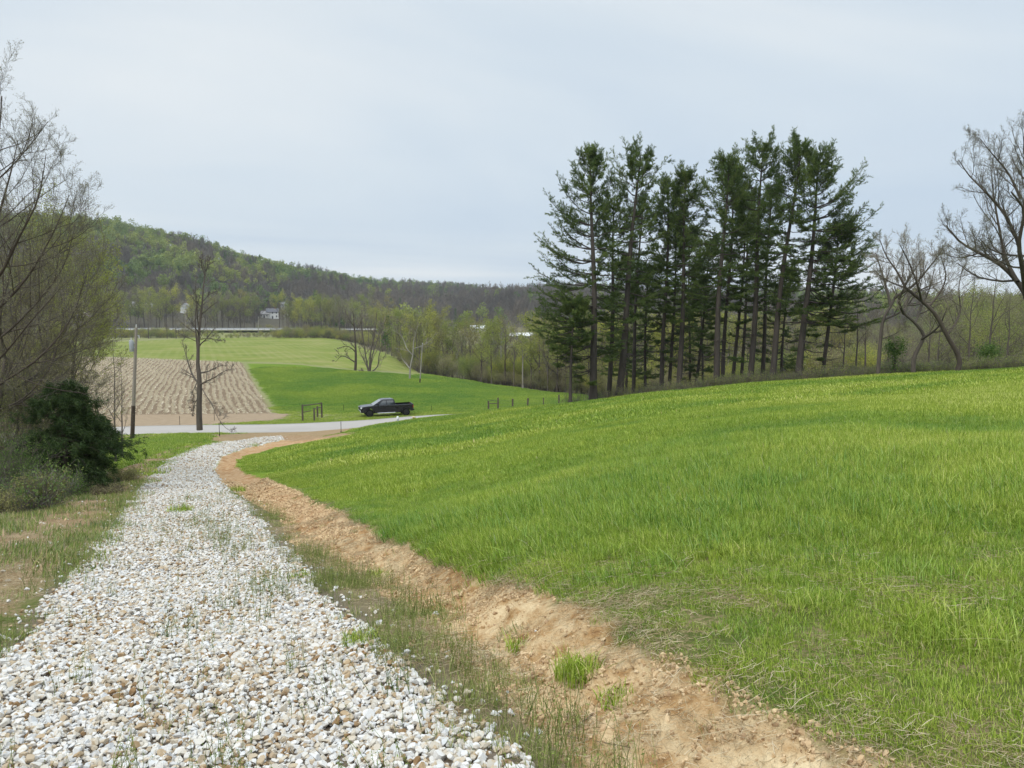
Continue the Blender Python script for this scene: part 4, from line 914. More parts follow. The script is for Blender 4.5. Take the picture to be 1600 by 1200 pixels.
# --- broadleaf trees
def decid(seed, H, r0=0.2, trunk_h=0.35, limbs=6, ang=38, n2=7, n3=6, n4=0, leaf=None, nleaf=3, lsize=.12, leafmat=None, bark=BARK_GREY, twig=None, rr=.6, up=.14, lean=(0, 0), w=.13, trunks=1, spread=0.62, sides=(8, 5, 3, 3), twr=1.0, leafspread=.12, joined=False):
    r = np.random.default_rng(seed); tr, cr = MB(), MB(); T0, TR = [], []
    for q in range(trunks):
        n = 10; z = np.linspace(0, 1, n); a = r.uniform(0, 6.28); off = 0 if trunks == 1 else .25
        ex = (0 if trunks == 1 else H*.16)
        P = np.stack([lean[0]*z+math.cos(a)*(off+ex*z)+.02*H*np.cumsum(r.normal(0, .35, n))*z, lean[1]*z+math.sin(a)*(off+ex*z)+.02*H*np.cumsum(r.normal(0, .35, n))*z, z*H*r.uniform(.85, 1.0)], 1)
        R = r0*(1-.90*z**.8)*(1 if trunks == 1 else .7); R[0] *= 1.3; T0.append(P); TR.append(R)
    T0 = np.array(T0); TR = np.array(TR); tubes(tr, T0, TR, sides[0])
    A, AR = grow(T0, TR, r, limbs, trunk_h, .97, spread*.92, ang+8, 11, 7, up*.7, w, rr, .2); tubes(tr, A, AR, sides[1])
    B, BR = grow(A, AR, r, n2, .18, 1.0, .50, 42, 13, 5, up*.8, w, .6, .28); tubes(tr, B, BR*twr, sides[2])
    C, CR = grow(B, BR, r, n3, .15, 1.0, .50, 38, 15, 4, up*.7, w, .6, .3, .12*H/12); tubes(cr if twig else tr, C, CR*twr, 3, mi=0)
    last = C; 
    if n4:
        D, DR = grow(C, CR, r, n4, .15, 1.0, .55, 36, 16, 3, up*.5, w, .7, .4, .10); tubes(cr if twig else tr, D, np.maximum(DR*twr, .0035), 3); last = D
    if leafmat is not None and nleaf > 0:
        t = r.random((len(last), nleaf, 1)); k = last.shape[1]; i = np.minimum((t[..., 0]*(k-1)).astype(int), k-2); f = t*(k-1)-i[..., None]; m = np.arange(len(last))[:, None]
        Q = (last[m, i]*(1-f)+last[m, i+1]*f).reshape(-1, 3)+r.normal(0, leafspread, (len(last)*nleaf, 3))
        cl = np.repeat(r.random(len(last)), nleaf)
        off = 1 if twig else 0
        # leaf faces take the second material slot when twigs share the crown
        n0 = len(Q); mbl = MB(); quads_at(mbl, Q, r.uniform(.6, 1.2, n0)*lsize, .6, attr=np.clip(cl*.6+r.random(n0)*.5, 0, 1), rng=r)
        cr.add(mbl.v[0], mbl.f[0], mbl.a[0], off)
    mats = [twig, leafmat] if twig and leafmat else [twig or leafmat]
    if joined:
        n0 = 0
        for v, f_, a_ in zip(tr.v, tr.f, tr.a): cr.add(v, f_-n0, a_, 2); n0 += len(v)
        return cr.mesh('woodland_tree', mats+[bark])
    return tr.mesh('trunk', bark, True), (cr.mesh('crown', mats) if cr.v else None)
def plant_tree(name, meshes, loc, rz=0, s=1.0, **k):
    root = empty(name, loc, rz, **k); root.scale = (s, s, s) if np.size(s) == 1 else s
    for nm, me in zip(('trunk', 'crown'), meshes):
        if me is None: continue
        o = bpy.data.objects.new(nm, me); COL.objects.link(o); o.parent = root; o['hue'] = float(RNG.uniform(.15, .85))
    return root
def g(x, y): return float(Hs(np.array([float(x)]), np.array([float(y)]))[0])
def gp(px, Y): X = (px-800)/FPX*Y; return (X, Y, g(X, Y)-.08)

# hand-shaped trees: limbs traced at their own distance, then twigs grown from them
def shaped(name, limbs, base, seed, bark, twig, leafmat, n1=7, n2=6, n3=5, nleaf=3, lsize=.06, twr=1.0, lr1=.42, up=.1, label='', cat='tree', group=None, leafspread=.05, depth=1.0, n4=0, tmin=.0045):
    """limbs: list of (list of (px,py,dY), r0, r1); first is the trunk"""
    r = np.random.default_rng(seed); tr, cr = MB(), MB(); X0, Y0, Z0 = base; P_, R_ = [], []
    for pts, ra, rb in limbs:
        P = np.array([at(p[0], p[1], Y0+(p[2] if len(p) > 2 else 0)*depth) for p in pts])-np.array(base); P = poly_resample(P, 12)
        R = np.linspace(ra, rb, 12); P_.append(P); R_.append(R)
    P = np.array(P_); R = np.array(R_); tubes(tr, P, R, 8)
    A, AR = grow(P[1:] if len(P) > 1 else P, R[1:] if len(P) > 1 else R, r, n1, .15, 1, lr1, 42, 14, 6, up, .12, .55, .3); tubes(tr, A, AR, 4)
    B, BR = grow(A, AR, r, n2, .15, 1, .48, 38, 14, 5, up, .13, .6, .3); tubes(cr, B, np.maximum(BR*twr, tmin), 3)
    C, CR = grow(B, BR, r, n3, .12, 1, .5, 38, 16, 4, up, .13, .65, .4, .12); tubes(cr, C, np.maximum(CR*twr, tmin*.75), 3); last = C
    if n4:
        D, DR = grow(C, CR, r, n4, .12, 1, .6, 38, 16, 3, up, .13, .65, .4, .08); tubes(cr, D, np.maximum(DR*twr, tmin*.6), 3); last = D
    if nleaf:
        Q = np.repeat(last[:, -1], nleaf, 0)*.6+np.repeat(last[:, 1], nleaf, 0)*.4 + r.normal(0, leafspread, (len(last)*nleaf, 3)); n0 = len(Q); mbl = MB()
        quads_at(mbl, Q, r.uniform(.5, 1.2, n0)*lsize, .6, attr=np.clip(np.repeat(r.random(len(last)), nleaf)*.5+r.random(n0)*.5, 0, 1), rng=r)
        cr.add(mbl.v[0], mbl.f[0], mbl.a[0], 1)
    root = empty(name, base, label=label, cat=cat, group=group)
    tr.obj('trunk', bark, root, True); cr.obj('crown', [twig, leafmat], root)
    return root

def right_trees():
    gr = 'bare trees right of the pines'
    b = gp(1372, 57); shaped('bare_tree', [
        ([(1372,584),(1375,540),(1380,500),(1392,478),(1400,462)], .16, .08),
        ([(1392,478),(1385,450,.5),(1376,420,1),(1368,395,1.5)], .11, .03), ([(1398,465),(1428,445,-1),(1450,420,-1.5),(1470,395,-2)], .12, .03),
        ([(1380,500),(1410,485,1),(1432,455,1.5),(1440,420,2)], .10, .03), ([(1376,530),(1398,522,-1),(1412,512,-1)], .05, .02)],
        b, 901, BARK_GREY, TWIG_PALE, BUDS_G, 9, 7, 5, 1, .05, label='bare tree with forked grey trunk just right of the last pine', group=gr, up=.12, n4=4, lr1=.50, tmin=.0055)
    b = gp(1429, 56); shaped('bare_tree', [
        ([(1427,582),(1428,560),(1437,540),(1444,525),(1430,505),(1412,490)], .17, .09),
        ([(1412,490),(1420,465,1),(1445,450,1.5),(1470,440,2)], .12, .03), ([(1440,530),(1458,518,-1),(1470,505,-1.5),(1480,480,-2)], .10, .03),
        ([(1412,490),(1405,470,-1),(1418,440,-1.5),(1440,405,-2)], .11, .03), ([(1430,505),(1440,480,1),(1452,452,1),(1460,420,1.5)], .09, .02)],
        b, 902, BARK_GREY, TWIG_PALE, BUDS_G, 9, 7, 5, 1, .05, label='bare tree with crooked S-shaped dark trunk, second right of the pines', group=gr, up=.1, n4=4, lr1=.55, tmin=.0055)
    b = gp(1497, 54); shaped('bare_tree', [
        ([(1496,581),(1499,560),(1480,525),(1462,492),(1440,470),(1415,450)], .18, .10),
        ([(1415,450),(1402,425,.5),(1385,400,1),(1375,375,1)], .09, .02), ([(1440,470),(1432,440,-1),(1420,410,-1),(1405,380,-2)], .09, .02),
        ([(1450,480),(1470,455,1),(1478,430,1),(1470,400,1)], .09, .02), ([(1480,525),(1500,490,1.5),(1498,450,2),(1505,415,2)], .08, .02), ([(1415,450),(1390,440,1),(1372,428,1)], .07, .02)],
        b, 903, BARK_DARK, TWIG_PALE, BUDS_G, 9, 7, 5, 1, .05, label='bare tree with long trunk leaning left from a dark hollow base', group=gr, up=.12, n4=4, lr1=.50, tmin=.0055)
    b = gp(1642, 44); shaped('bare_tree', [
        ([(1642,590),(1636,540),(1618,490),(1604,462)], .28, .20),
        ([(1604,462),(1590,440,.5),(1565,415,1),(1530,395,1),(1500,378,1.5),(1478,352,2)], .16, .03),
        ([(1604,462),(1598,420,-1),(1592,380,-1.5),(1600,330,-2),(1580,300,-2.5)], .17, .04),
        ([(1590,440),(1572,405,1),(1560,350,1.5),(1552,300,2),(1548,262,2)], .11, .02),
        ([(1592,380),(1570,335,0),(1540,300,0),(1515,275,1),(1498,250,1)], .10, .02),
        ([(1600,330),(1605,280,-1),(1600,230,-1),(1606,180,-2)], .11, .02), ([(1618,490),(1640,440,1),(1660,380,1),(1650,300,0),(1640,220,0)], .16, .03),
        ([(1595,310),(1575,270,1),(1550,240,1),(1530,215,1)], .08, .015), ([(1530,395),(1515,400,-1),(1490,402,-2),(1475,395,-2)], .05, .01), ([(1604,400),(1575,398,-1),(1548,390,-1),(1530,372,-2)], .07, .015)],
        b, 904, BARK_DARK, TWIG, BUDS_G, 11, 8, 5, 1, .045, label='large budding tree reaching in at the right edge of the view', group=gr, up=.14, n4=4, lr1=.45, tmin=.005)
    for k, (px, Y, H, lab) in enumerate([(1338, 66, 8.5, 'thin bare sapling between the last pine and the forked tree'), (1318, 72, 9.5, 'tall wispy bare tree rising behind the rightmost pine'), (1452, 68, 8, 'wispy sapling behind the S-shaped tree'),
                         (1515, 62, 9.0, 'wispy sapling right of the left-leaning trunk'), (1545, 60, 9.5, 'straight ivy-footed sapling between the leaning trunk and right edge'), (1575, 64, 8, 'bare sapling close to the right edge of the view'), (1353, 62, 5.5, 'small slanting bare sapling at the foot of the forked tree')]):
        plant_tree('bare_tree', decid(920+k, H, .11, .3, 7, 30, 6, 5, 3, None, 1, .05, BUDS_G, BARK_GREY, TWIG_PALE, twr=.9, spread=.5), gp(px, Y), label=lab, cat='tree', group=gr)
    # ivy clumps on stubs
    for px, py, Y, s, lab in ((1398, 541, 58, .55, 'dark green ivy clump on a dead stub between two bare trees'), (1545, 551, 59, .6, 'dark ivy wrapped round the foot of a sapling near the right edge')):
        c = at(px, py, Y); r = np.random.default_rng(px); z0 = g(c[0], c[1]); root = empty('ivy_stub', (c[0], c[1], z0-.05), label=lab, cat='ivy'); mb = MB()
        h = c[2]-z0; tubes(mb, poly_resample([(0, 0, 0), (.1, .05, h*.5), (0, 0, h+.3)], 8), np.linspace(.12, .05, 8), 7); mb.obj('stem', BARK_DARK, root, True); mb = MB()
        Q = r.normal(0, 1, (1500, 3))*np.array([s*.6, s*.6, s*.62])+np.array([0, 0, h]); Q2 = r.normal(0, 1, (300, 3))*np.array([.16, .16, h*.3])+np.array([0, 0, h*.5]); Q = np.r_[Q, Q2]; Q[:, 2] = np.maximum(Q[:, 2], .1)
        quads_at(mb, Q, .12, .8, attr=r.random(len(Q)), rng=r); mb.obj('leaves', LEAF_GR, root)
right_trees()

def left_trees():
    gr = 'budding trees at the left edge'
    # tall dark-limbed tree just out of view, its boughs sweeping in
    b = gp(-60, 23); shaped('budding_tree', [
        ([(-60,800),(-50,640),(-45,480),(-40,400)], .17, .13),
        ([(-45,470),(-20,400,.5),(0,330,1),(18,265,1),(28,220,1.2)], .07, .01), ([(-40,400),(-20,320,-.5),(-5,230,-1),(0,190,-1),(3,150,-1)], .08, .012),
        ([(-45,480),(0,430,-.5),(30,370,-.8),(60,310,-1),(72,240,-1)], .055, .008), ([(-48,520),(0,480,0),(45,430,0),(85,360,0),(108,305,.5)], .05, .008),
        ([(-48,560),(10,520,1),(60,470,1.2),(100,415,1.5),(118,350,1.5)], .045, .008), ([(-50,640),(0,600,0),(60,560,0),(110,500,.5),(135,430,.5)], .045, .008), ([(-50,600),(0,560,-1),(50,500,-1.5),(90,455,-1.5)], .04, .008)],
        b, 951, BARK_DARK, TWIG, BUDS_G, 11, 8, 6, 2, .034, label='tall dark-limbed budding tree reaching in from the upper left edge', group=gr, up=.12, tmin=.0034, n4=3, lr1=.55, leafspread=.03)
    b = gp(-20, 27); shaped('budding_tree', [
        ([(-20,780),(-10,700),(0,620),(10,560)], .12, .09),
        ([(5,600),(30,540,0),(50,480,.5),(70,410,1)], .05, .01), ([(8,560),(0,500,-.5),(15,430,-1),(25,370,-1)], .05, .01), ([(0,620),(50,590,.5),(90,560,1),(125,520,1)], .045, .008),
        ([(-5,660),(-10,580,0),(-5,500,1),(10,440,1)], .05, .01), ([(0,640),(40,620,-1),(80,570,-1),(100,500,-1)], .04, .008), ([(0,650),(60,610,-.5),(105,580,-.5),(130,545,-.5)], .03, .006)],
        b, 952, BARK_GREY, TWIG, LEAF_OL, 12, 8, 7, 2, .042, label='dense grey-twigged budding tree filling the left edge above the cedar', group=gr, up=.08, tmin=.0045, n4=3, lr1=.6)
    b = gp(60, 30); shaped('budding_tree', [
        ([(60,760),(62,680),(66,600),(72,540)], .10, .07),
        ([(66,600),(90,540,.5),(110,480,1),(120,400,1)], .04, .008), ([(70,560),(60,500,-.5),(55,430,-1),(60,350,-1)], .045, .008), ([(70,570),(100,520,0),(130,480,0),(140,420,0)], .035, .006),
        ([(72,540),(80,480,1),(90,420,1.5),(95,350,1.5)], .04, .008), ([(66,600),(40,550,.5),(25,500,.5),(10,440,1)], .035, .006), ([(72,570),(110,550,.5),(140,520,1),(150,480,1)], .03, .006)],
        b, 953, BARK_GREY, TWIG, LEAF_YG, 10, 8, 6, 4, .075, label='slender tree with fresh yellow-green leaves behind the cedar', group=gr, up=.1, tmin=.0045, lr1=.6, leafspread=.06)
    b = gp(105, 33); shaped('budding_tree', [
        ([(105,740),(108,660),(112,600),(118,540)], .08, .05),
        ([(112,600),(130,550,.5),(145,500,1),(150,450,1)], .03, .006), ([(115,560),(100,500,-.5),(95,450,-1),(100,400,-1)], .03, .006), ([(118,540),(125,480,0),(130,430,0),(125,370,0)], .03, .006),
        ([(110,620),(135,590,.5),(155,550,.5),(165,520,.5)], .03, .006), ([(110,640),(90,590,.5),(80,540,.5)], .03, .006)],
        b, 954, BARK_GREY, TWIG, LEAF_YG, 10, 8, 6, 5, .075, label='yellow-green leafing sapling standing right of the other left-edge trees', group=gr, up=.1, tmin=.0045, lr1=.65, leafspread=.07)
    for k, (px, Y, H, lab, lm) in enumerate([(134, 40, 7.0, 'thin bare sapling left of the utility pole, nearest the leafing tree', LEAF_YG), (150, 44, 6.0, 'short bare sapling behind the cedar top', LEAF_YG), (172, 46, 8.2, 'tallest thin sapling between the cedar and the utility pole', BUDS_G), (183, 48, 7.4, 'thin sapling nearest the utility pole', BUDS_G),
                      (20, 38, 11.5, 'bushy olive tree deep behind the left-edge boughs', LEAF_OL), (88, 42, 12.0, 'bushy olive tree behind the yellow-green one', LEAF_OL), (-50, 34, 12.0, 'shadowy tree at the far left edge behind the boughs', LEAF_OL), (45, 52, 14, 'tall grey tree furthest back at the left edge', LEAF_OL)]):
        big = lm is LEAF_OL
        plant_tree('sapling' if not big else 'budding_tree', decid(960+k, H, .07 if not big else .13, .25, 7 if not big else 10, 26 if not big else 36, 5 if not big else 7, 4 if not big else 6, 3, None, 1 if not big else 2, .05 if not big else .07, lm, BARK_GREY, TWIG, twr=.8, spread=.38 if not big else .6, leafspread=.06), gp(px, Y), label=lab, cat='sapling' if not big else 'tree', group='thin saplings left of the utility pole' if not big else gr)
    for k, (px, Y, H, lm, lab) in enumerate([(-25, 33, 8.0, LEAF_OL, 'dull green thicket of many thin stems at the far left edge'), (22, 35, 8.2, BUDS, 'many-stemmed brown thicket left of the cedars, behind the limbs'), (58, 37, 8.6, LEAF_OL, 'many-stemmed olive thicket directly behind the cedars'), (2, 28, 5.5, LEAF_OL, 'lower bushy thicket under the brown one'), (98, 40, 8.0, LEAF_YG, 'yellow-green many-stemmed thicket right behind the cedar tops'), (-70, 30, 8.5, BUDS, 'grey thicket mostly outside the left edge')]):
        plant_tree('thicket', decid(1700+k, H, .07, .06, 12, 30, 7, 6, 3, lm, 3, .055, lm, BARK_GREY, TWIG, twr=1.0, spread=.62, trunks=4, leafspread=.06), gp(px, Y), label=lab, cat='thicket', group='thickets on the left bank')
    # cedar
    def cedar(px, Y, H, Rm, seed, lab):
        r = np.random.default_rng(seed); x, y, z = gp(px, Y); root = empty('cedar_bush', (x, y, z), label=lab, cat='cedar'); tr, cr = MB(), MB()
        tubes(tr, poly_resample([(0, 0, 0), (.05, 0, H*.4), (0, .05, H*.95)], 10), np.linspace(.11, .02, 10), 8)
        n = 120; zz = H*(.10+.86*r.random(n)); a = r.uniform(0, 6.28, n); lob = 1+.30*np.sin(a*3+zz*2.2+seed)+r.normal(0, .22, n)
        L = Rm*np.interp(zz/H, [0, .12, .3, .55, .8, 1], [.35, .75, 1, .98, .72, .22])*lob; ss = np.linspace(0, 1, 6)
        B = np.stack([np.cos(a)[:, None]*L[:, None]*ss, np.sin(a)[:, None]*L[:, None]*ss, zz[:, None]+L[:, None]*(.22*ss-.34*ss**2)+r.normal(0, .02, (n, 6))], -1)
        BR = np.full((n, 1), .018)*np.linspace(1, .25, 6)[None]; tubes(tr, B, BR, 4)
        C1, R1 = grow(B, BR, r, 8, .3, 1, .36, 45, 14, 4, .02, .15, .5, .4, .15); tubes(tr, C1, R1, 3)
        C2, R2 = grow(C1, R1, r, 5, .1, 1, .55, 42, 14, 3, -.02, .15, .5, .4, .10)
        E = np.repeat(np.concatenate([C2[:, -1], C2[:, 1], C1[:, -1]]), 6, 0); N = len(E); E = E+r.normal(0, .03, (N, 3)); d = unit(r.normal(size=(N, 3))*.7+unit(E*[1, 1, 0])*.9+np.array([0, 0, -.45])); w = unit(np.cross(d, r.normal(size=(N, 3)))); ln = r.uniform(.05, .12, N)[:, None]; ww = r.uniform(.006, .014, N)[:, None]
        V = np.stack([E-w*ww, E+w*ww, E+d*ln+w*ww*.3, E+d*ln-w*ww*.3], 1); cr.add(V.reshape(-1, 3), np.arange(N*4).reshape(N, 4), np.repeat(np.clip(np.repeat(r.random(N//6+1), 6)[:N]*.6+r.random(N)*.4, 0, 1), 4))
        tr.obj('trunk', BARK_DARK, root, True); cr.obj('crown', CEDAR, root)
    cedar(122, 24.3, 3.1, 1.0, 3, 'dark evergreen cedar whose right side hangs toward the gravel driveway')
    cedar(90, 23.6, 3.9, 1.0, 5, 'tallest dark cedar in the middle of the evergreen clump left of the driveway')
    cedar(42, 25.5, 3.0, 1.2, 8, 'lower dark cedar at the left side of the evergreen clump')
    # brush at their feet
    for k, (px, Y, h, w, lm, lab) in enumerate([(20, 20.5, 1.9, 1.0, LEAF_GR, 'leafy green brush at the foot of the left-edge trees'), (-30, 16.5, .7, .8, LEAF_OL, 'tangled low brush at the lower left edge'), (80, 22, .7, .9, LEAF_GR, 'low brown-green brush under the cedars'), (150, 23.2, .35, .6, BUDS, 'small twiggy brush right under the cedar edge'),
                                    (45, 18.5, .9, .6, LEAF_OL, 'grey twiggy shrub with pale stems left of the driveway'), (-60, 19, 2.6, 1.3, LEAF_GR, 'green shrub at the far left edge'), (182, 29, .6, .7, LEAF_OL, 'pale scrub between the cedar and the grassy bank'), (70, 27, 2.2, 1.4, LEAF_OL, 'dull green undergrowth behind the cedars'), (10, 24, 3.2, 1.6, LEAF_OL, 'tall dull thicket behind the left brush')]):
        r = np.random.default_rng(980+k); x, y, z = gp(px, Y); n = 46; a = r.uniform(0, 6.28, n); q = w*.5*np.sqrt(r.random(n)); b0 = np.stack([q*np.cos(a), q*np.sin(a), np.zeros(n)], 1)
        hh = h*r.uniform(.5, 1.05, n); out = np.stack([np.cos(a), np.sin(a), np.zeros(n)], 1)*(w*.7*r.random(n))[:, None]; ss = np.linspace(0, 1, 6)[None, :, None]
        P = b0[:, None]+out[:, None]*ss**1.5+np.array([0, 0, 1.0])*hh[:, None, None]*ss+r.normal(0, .03, (n, 6, 3)); R = np.full((n, 1), .008)*np.linspace(1, .3, 6)[None]
        tr, cr = MB(), MB(); tubes(tr, P, R, 4); C, CR = grow(P, R, r, 9, .2, 1, .4, 40, 15, 4, .08, .15, .6, .4, .1); tubes(tr, C, np.maximum(CR, .0022), 3); D, DR = grow(C, CR, r, 4, .2, 1, .6, 40, 15, 3, .05, .15, .7, .5, .06); tubes(tr, D, np.maximum(DR, .0018), 3)
        Q = np.repeat(np.concatenate([D[:, -1], C[:, -1]]), 3, 0); Q = Q+r.normal(0, .04, Q.shape); quads_at(cr, Q, r.uniform(.02, .05, len(Q)), .6, attr=r.random(len(Q)), rng=r)
        root = empty('shrub', (x, y, z), label=lab, cat='shrub', group='brush on the left bank'); tr.obj('stems', BARK_GREY, root); cr.obj('leaves', lm, root)
left_trees()

def snag():
    Y = 71.5; b = gp(311, Y)
    shaped('dead_tree', [([(312,672),(311,640),(312,600),(309,568)], .29, .19),
        ([(309,570),(310,535),(312,508),(316,475),(317,455),(320,430),(321,406)], .17, .03), ([(310,565),(307,530),(305,500),(307,470),(305,450)], .09, .02),
        ([(311,600),(302,588,.3),(295,570,.6),(290,552,.8),(285,535,1)], .10, .015), ([(311,602),(322,596,-.5),(335,590,-.8),(350,580,-1),(366,575,-1)], .09, .015),
        ([(312,583),(326,580,.5),(340,573,.6),(352,570,.6)], .08, .015), ([(309,595),(300,615,-.5),(294,632,-.8)], .06, .01), ([(313,530),(325,529,.3),(340,531,.4),(352,536,.4)], .05, .008),
        ([(318,470),(328,460,.5),(342,452,.6)], .05, .008), ([(320,430),(315,415,-.3),(314,398,-.5)], .05, .012), ([(320,425),(327,412,.3),(326,400,.4)], .05, .012), ([(316,482),(306,468,-.6),(305,450,-.8)], .04, .008), ([(310,620),(302,636,.5),(304,648,.5)], .05, .01),
        ([(314,604),(322,618,-.6),(332,634,-1.0),(340,652,-1.4),(352,668,-1.8),(366,677,-2.2)], .045, .012)],
        b, 990, BARK_GREY, TWIG, BUDS_G, 9, 6, 3, 0, .04, label='dead-topped grey tree with a hanging broken branch beside the road', lr1=.30, up=.06, tmin=.013, twr=1.0, cat='dead tree')
snag()
# ------------------------------------------------------------ trees of the valley
ORD = ['first','second','third','fourth','fifth','sixth','seventh','eighth','ninth','tenth','eleventh','twelfth','thirteenth','fourteenth','fifteenth','sixteenth','seventeenth','eighteenth','nineteenth','twentieth']
def ordw(i):
    if i < 20: return ORD[i]
    tens = ['', '', 'twenty', 'thirty', 'forty', 'fifty', 'sixty', 'seventy'][(i+1)//10]; u = (i+1) % 10
    return (tens+'-'+ORD[u-1]) if u else {'twenty': 'twentieth', 'thirty': 'thirtieth', 'forty': 'fortieth', 'fifty': 'fiftieth', 'sixty': 'sixtieth', 'seventy': 'seventieth'}[tens]
VT = {
 'yg': [decid(1100+k, 13, .20, .25, 9, 36, 7, 5, 0, LEAF_YG, 9, .25, LEAF_YG, BARK_GREY, TWIG, twr=1.4, spread=.62, leafspread=.28, sides=(6, 4, 3, 3)) for k in range(4)],
 'ol': [decid(1110+k, 13, .20, .25, 9, 34, 7, 5, 0, LEAF_OL, 8, .23, LEAF_OL, BARK_GREY, TWIG, twr=1.4, spread=.60, leafspread=.28, sides=(6, 4, 3, 3)) for k in range(4)],
 'br': [decid(1120+k, 13, .20, .3, 9, 32, 7, 6, 0, BUDS, 3, .13, BUDS, BARK_GREY, TWIG, twr=1.6, spread=.58, leafspread=.2, sides=(6, 4, 3, 3)) for k in range(3)],
 'dk': [decid(1130+k, 13, .27, .35, 7, 46, 6, 5, 0, LEAF_OL, 1, .15, LEAF_OL, BARK_DARK, TWIG, twr=1.6, spread=.75, w=.2, leafspread=.2, sides=(6, 4, 3, 3)) for k in range(3)],
 'wh': [decid(1140+k, 13, .22, .4, 6, 40, 5, 4, 0, LEAF_YG, 1, .15, LEAF_YG, BARK_PALE, TWIG_PALE, twr=1.8, spread=.7, w=.18, leafspread=.2, sides=(6, 4, 3, 3)) for k in range(2)],
 'mu': [decid(1150+k, 10, .16, .15, 8, 24, 5, 5, 0, BUDS, 2, .12, BUDS, BARK_GREY, TWIG_PALE, twr=1.5, spread=.5, trunks=4, leafspread=.2, sides=(6, 4, 3, 3)) for k in range(2)],
 'bu': [decid(1160+k, 5, .08, .05, 10, 40, 6, 5, 0, LEAF_OL, 5, .15, LEAF_OL, BARK_GREY, TWIG, twr=1.2, spread=.9, trunks=3, leafspread=.22, sides=(5, 4, 3, 3)) for k in range(2)],
 'bb': [decid(1170+k, 5, .08, .05, 10, 40, 6, 5, 0, BUDS, 4, .14, BUDS, BARK_GREY, TWIG, twr=1.2, spread=.9, trunks=3, leafspread=.22, sides=(5, 4, 3, 3)) for k in range(2)],
}
KIND = {'yg': 'fresh yellow-green leafing tree', 'ol': 'dull olive budding tree', 'br': 'bare reddish-brown tree', 'dk': 'dark forked bare tree', 'wh': 'pale-limbed bare tree', 'mu': 'many-stemmed bare tree', 'bu': 'olive green bush', 'bb': 'bare brown bush'}
def vtree(kind, px, Y, toppy, label, group, rng, H=None):
    x, y, z = gp(px, Y); z -= .2; h0 = 5 if kind in ('bu', 'bb') else 10 if kind == 'mu' else 13
    h = H or (-float(T(toppy))*Y - z); s = max(.25, h/h0); v = VT[kind]; m = v[rng.integers(0, len(v))]
    ws = s*rng.uniform(.85, 1.15)
    return plant_tree('shrub' if kind in ('bu', 'bb') else 'tree', m, (x, y, z), rng.uniform(0, 6.28), (ws, ws, s), label=label, cat='shrub' if kind in ('bu', 'bb') else 'tree', group=group)
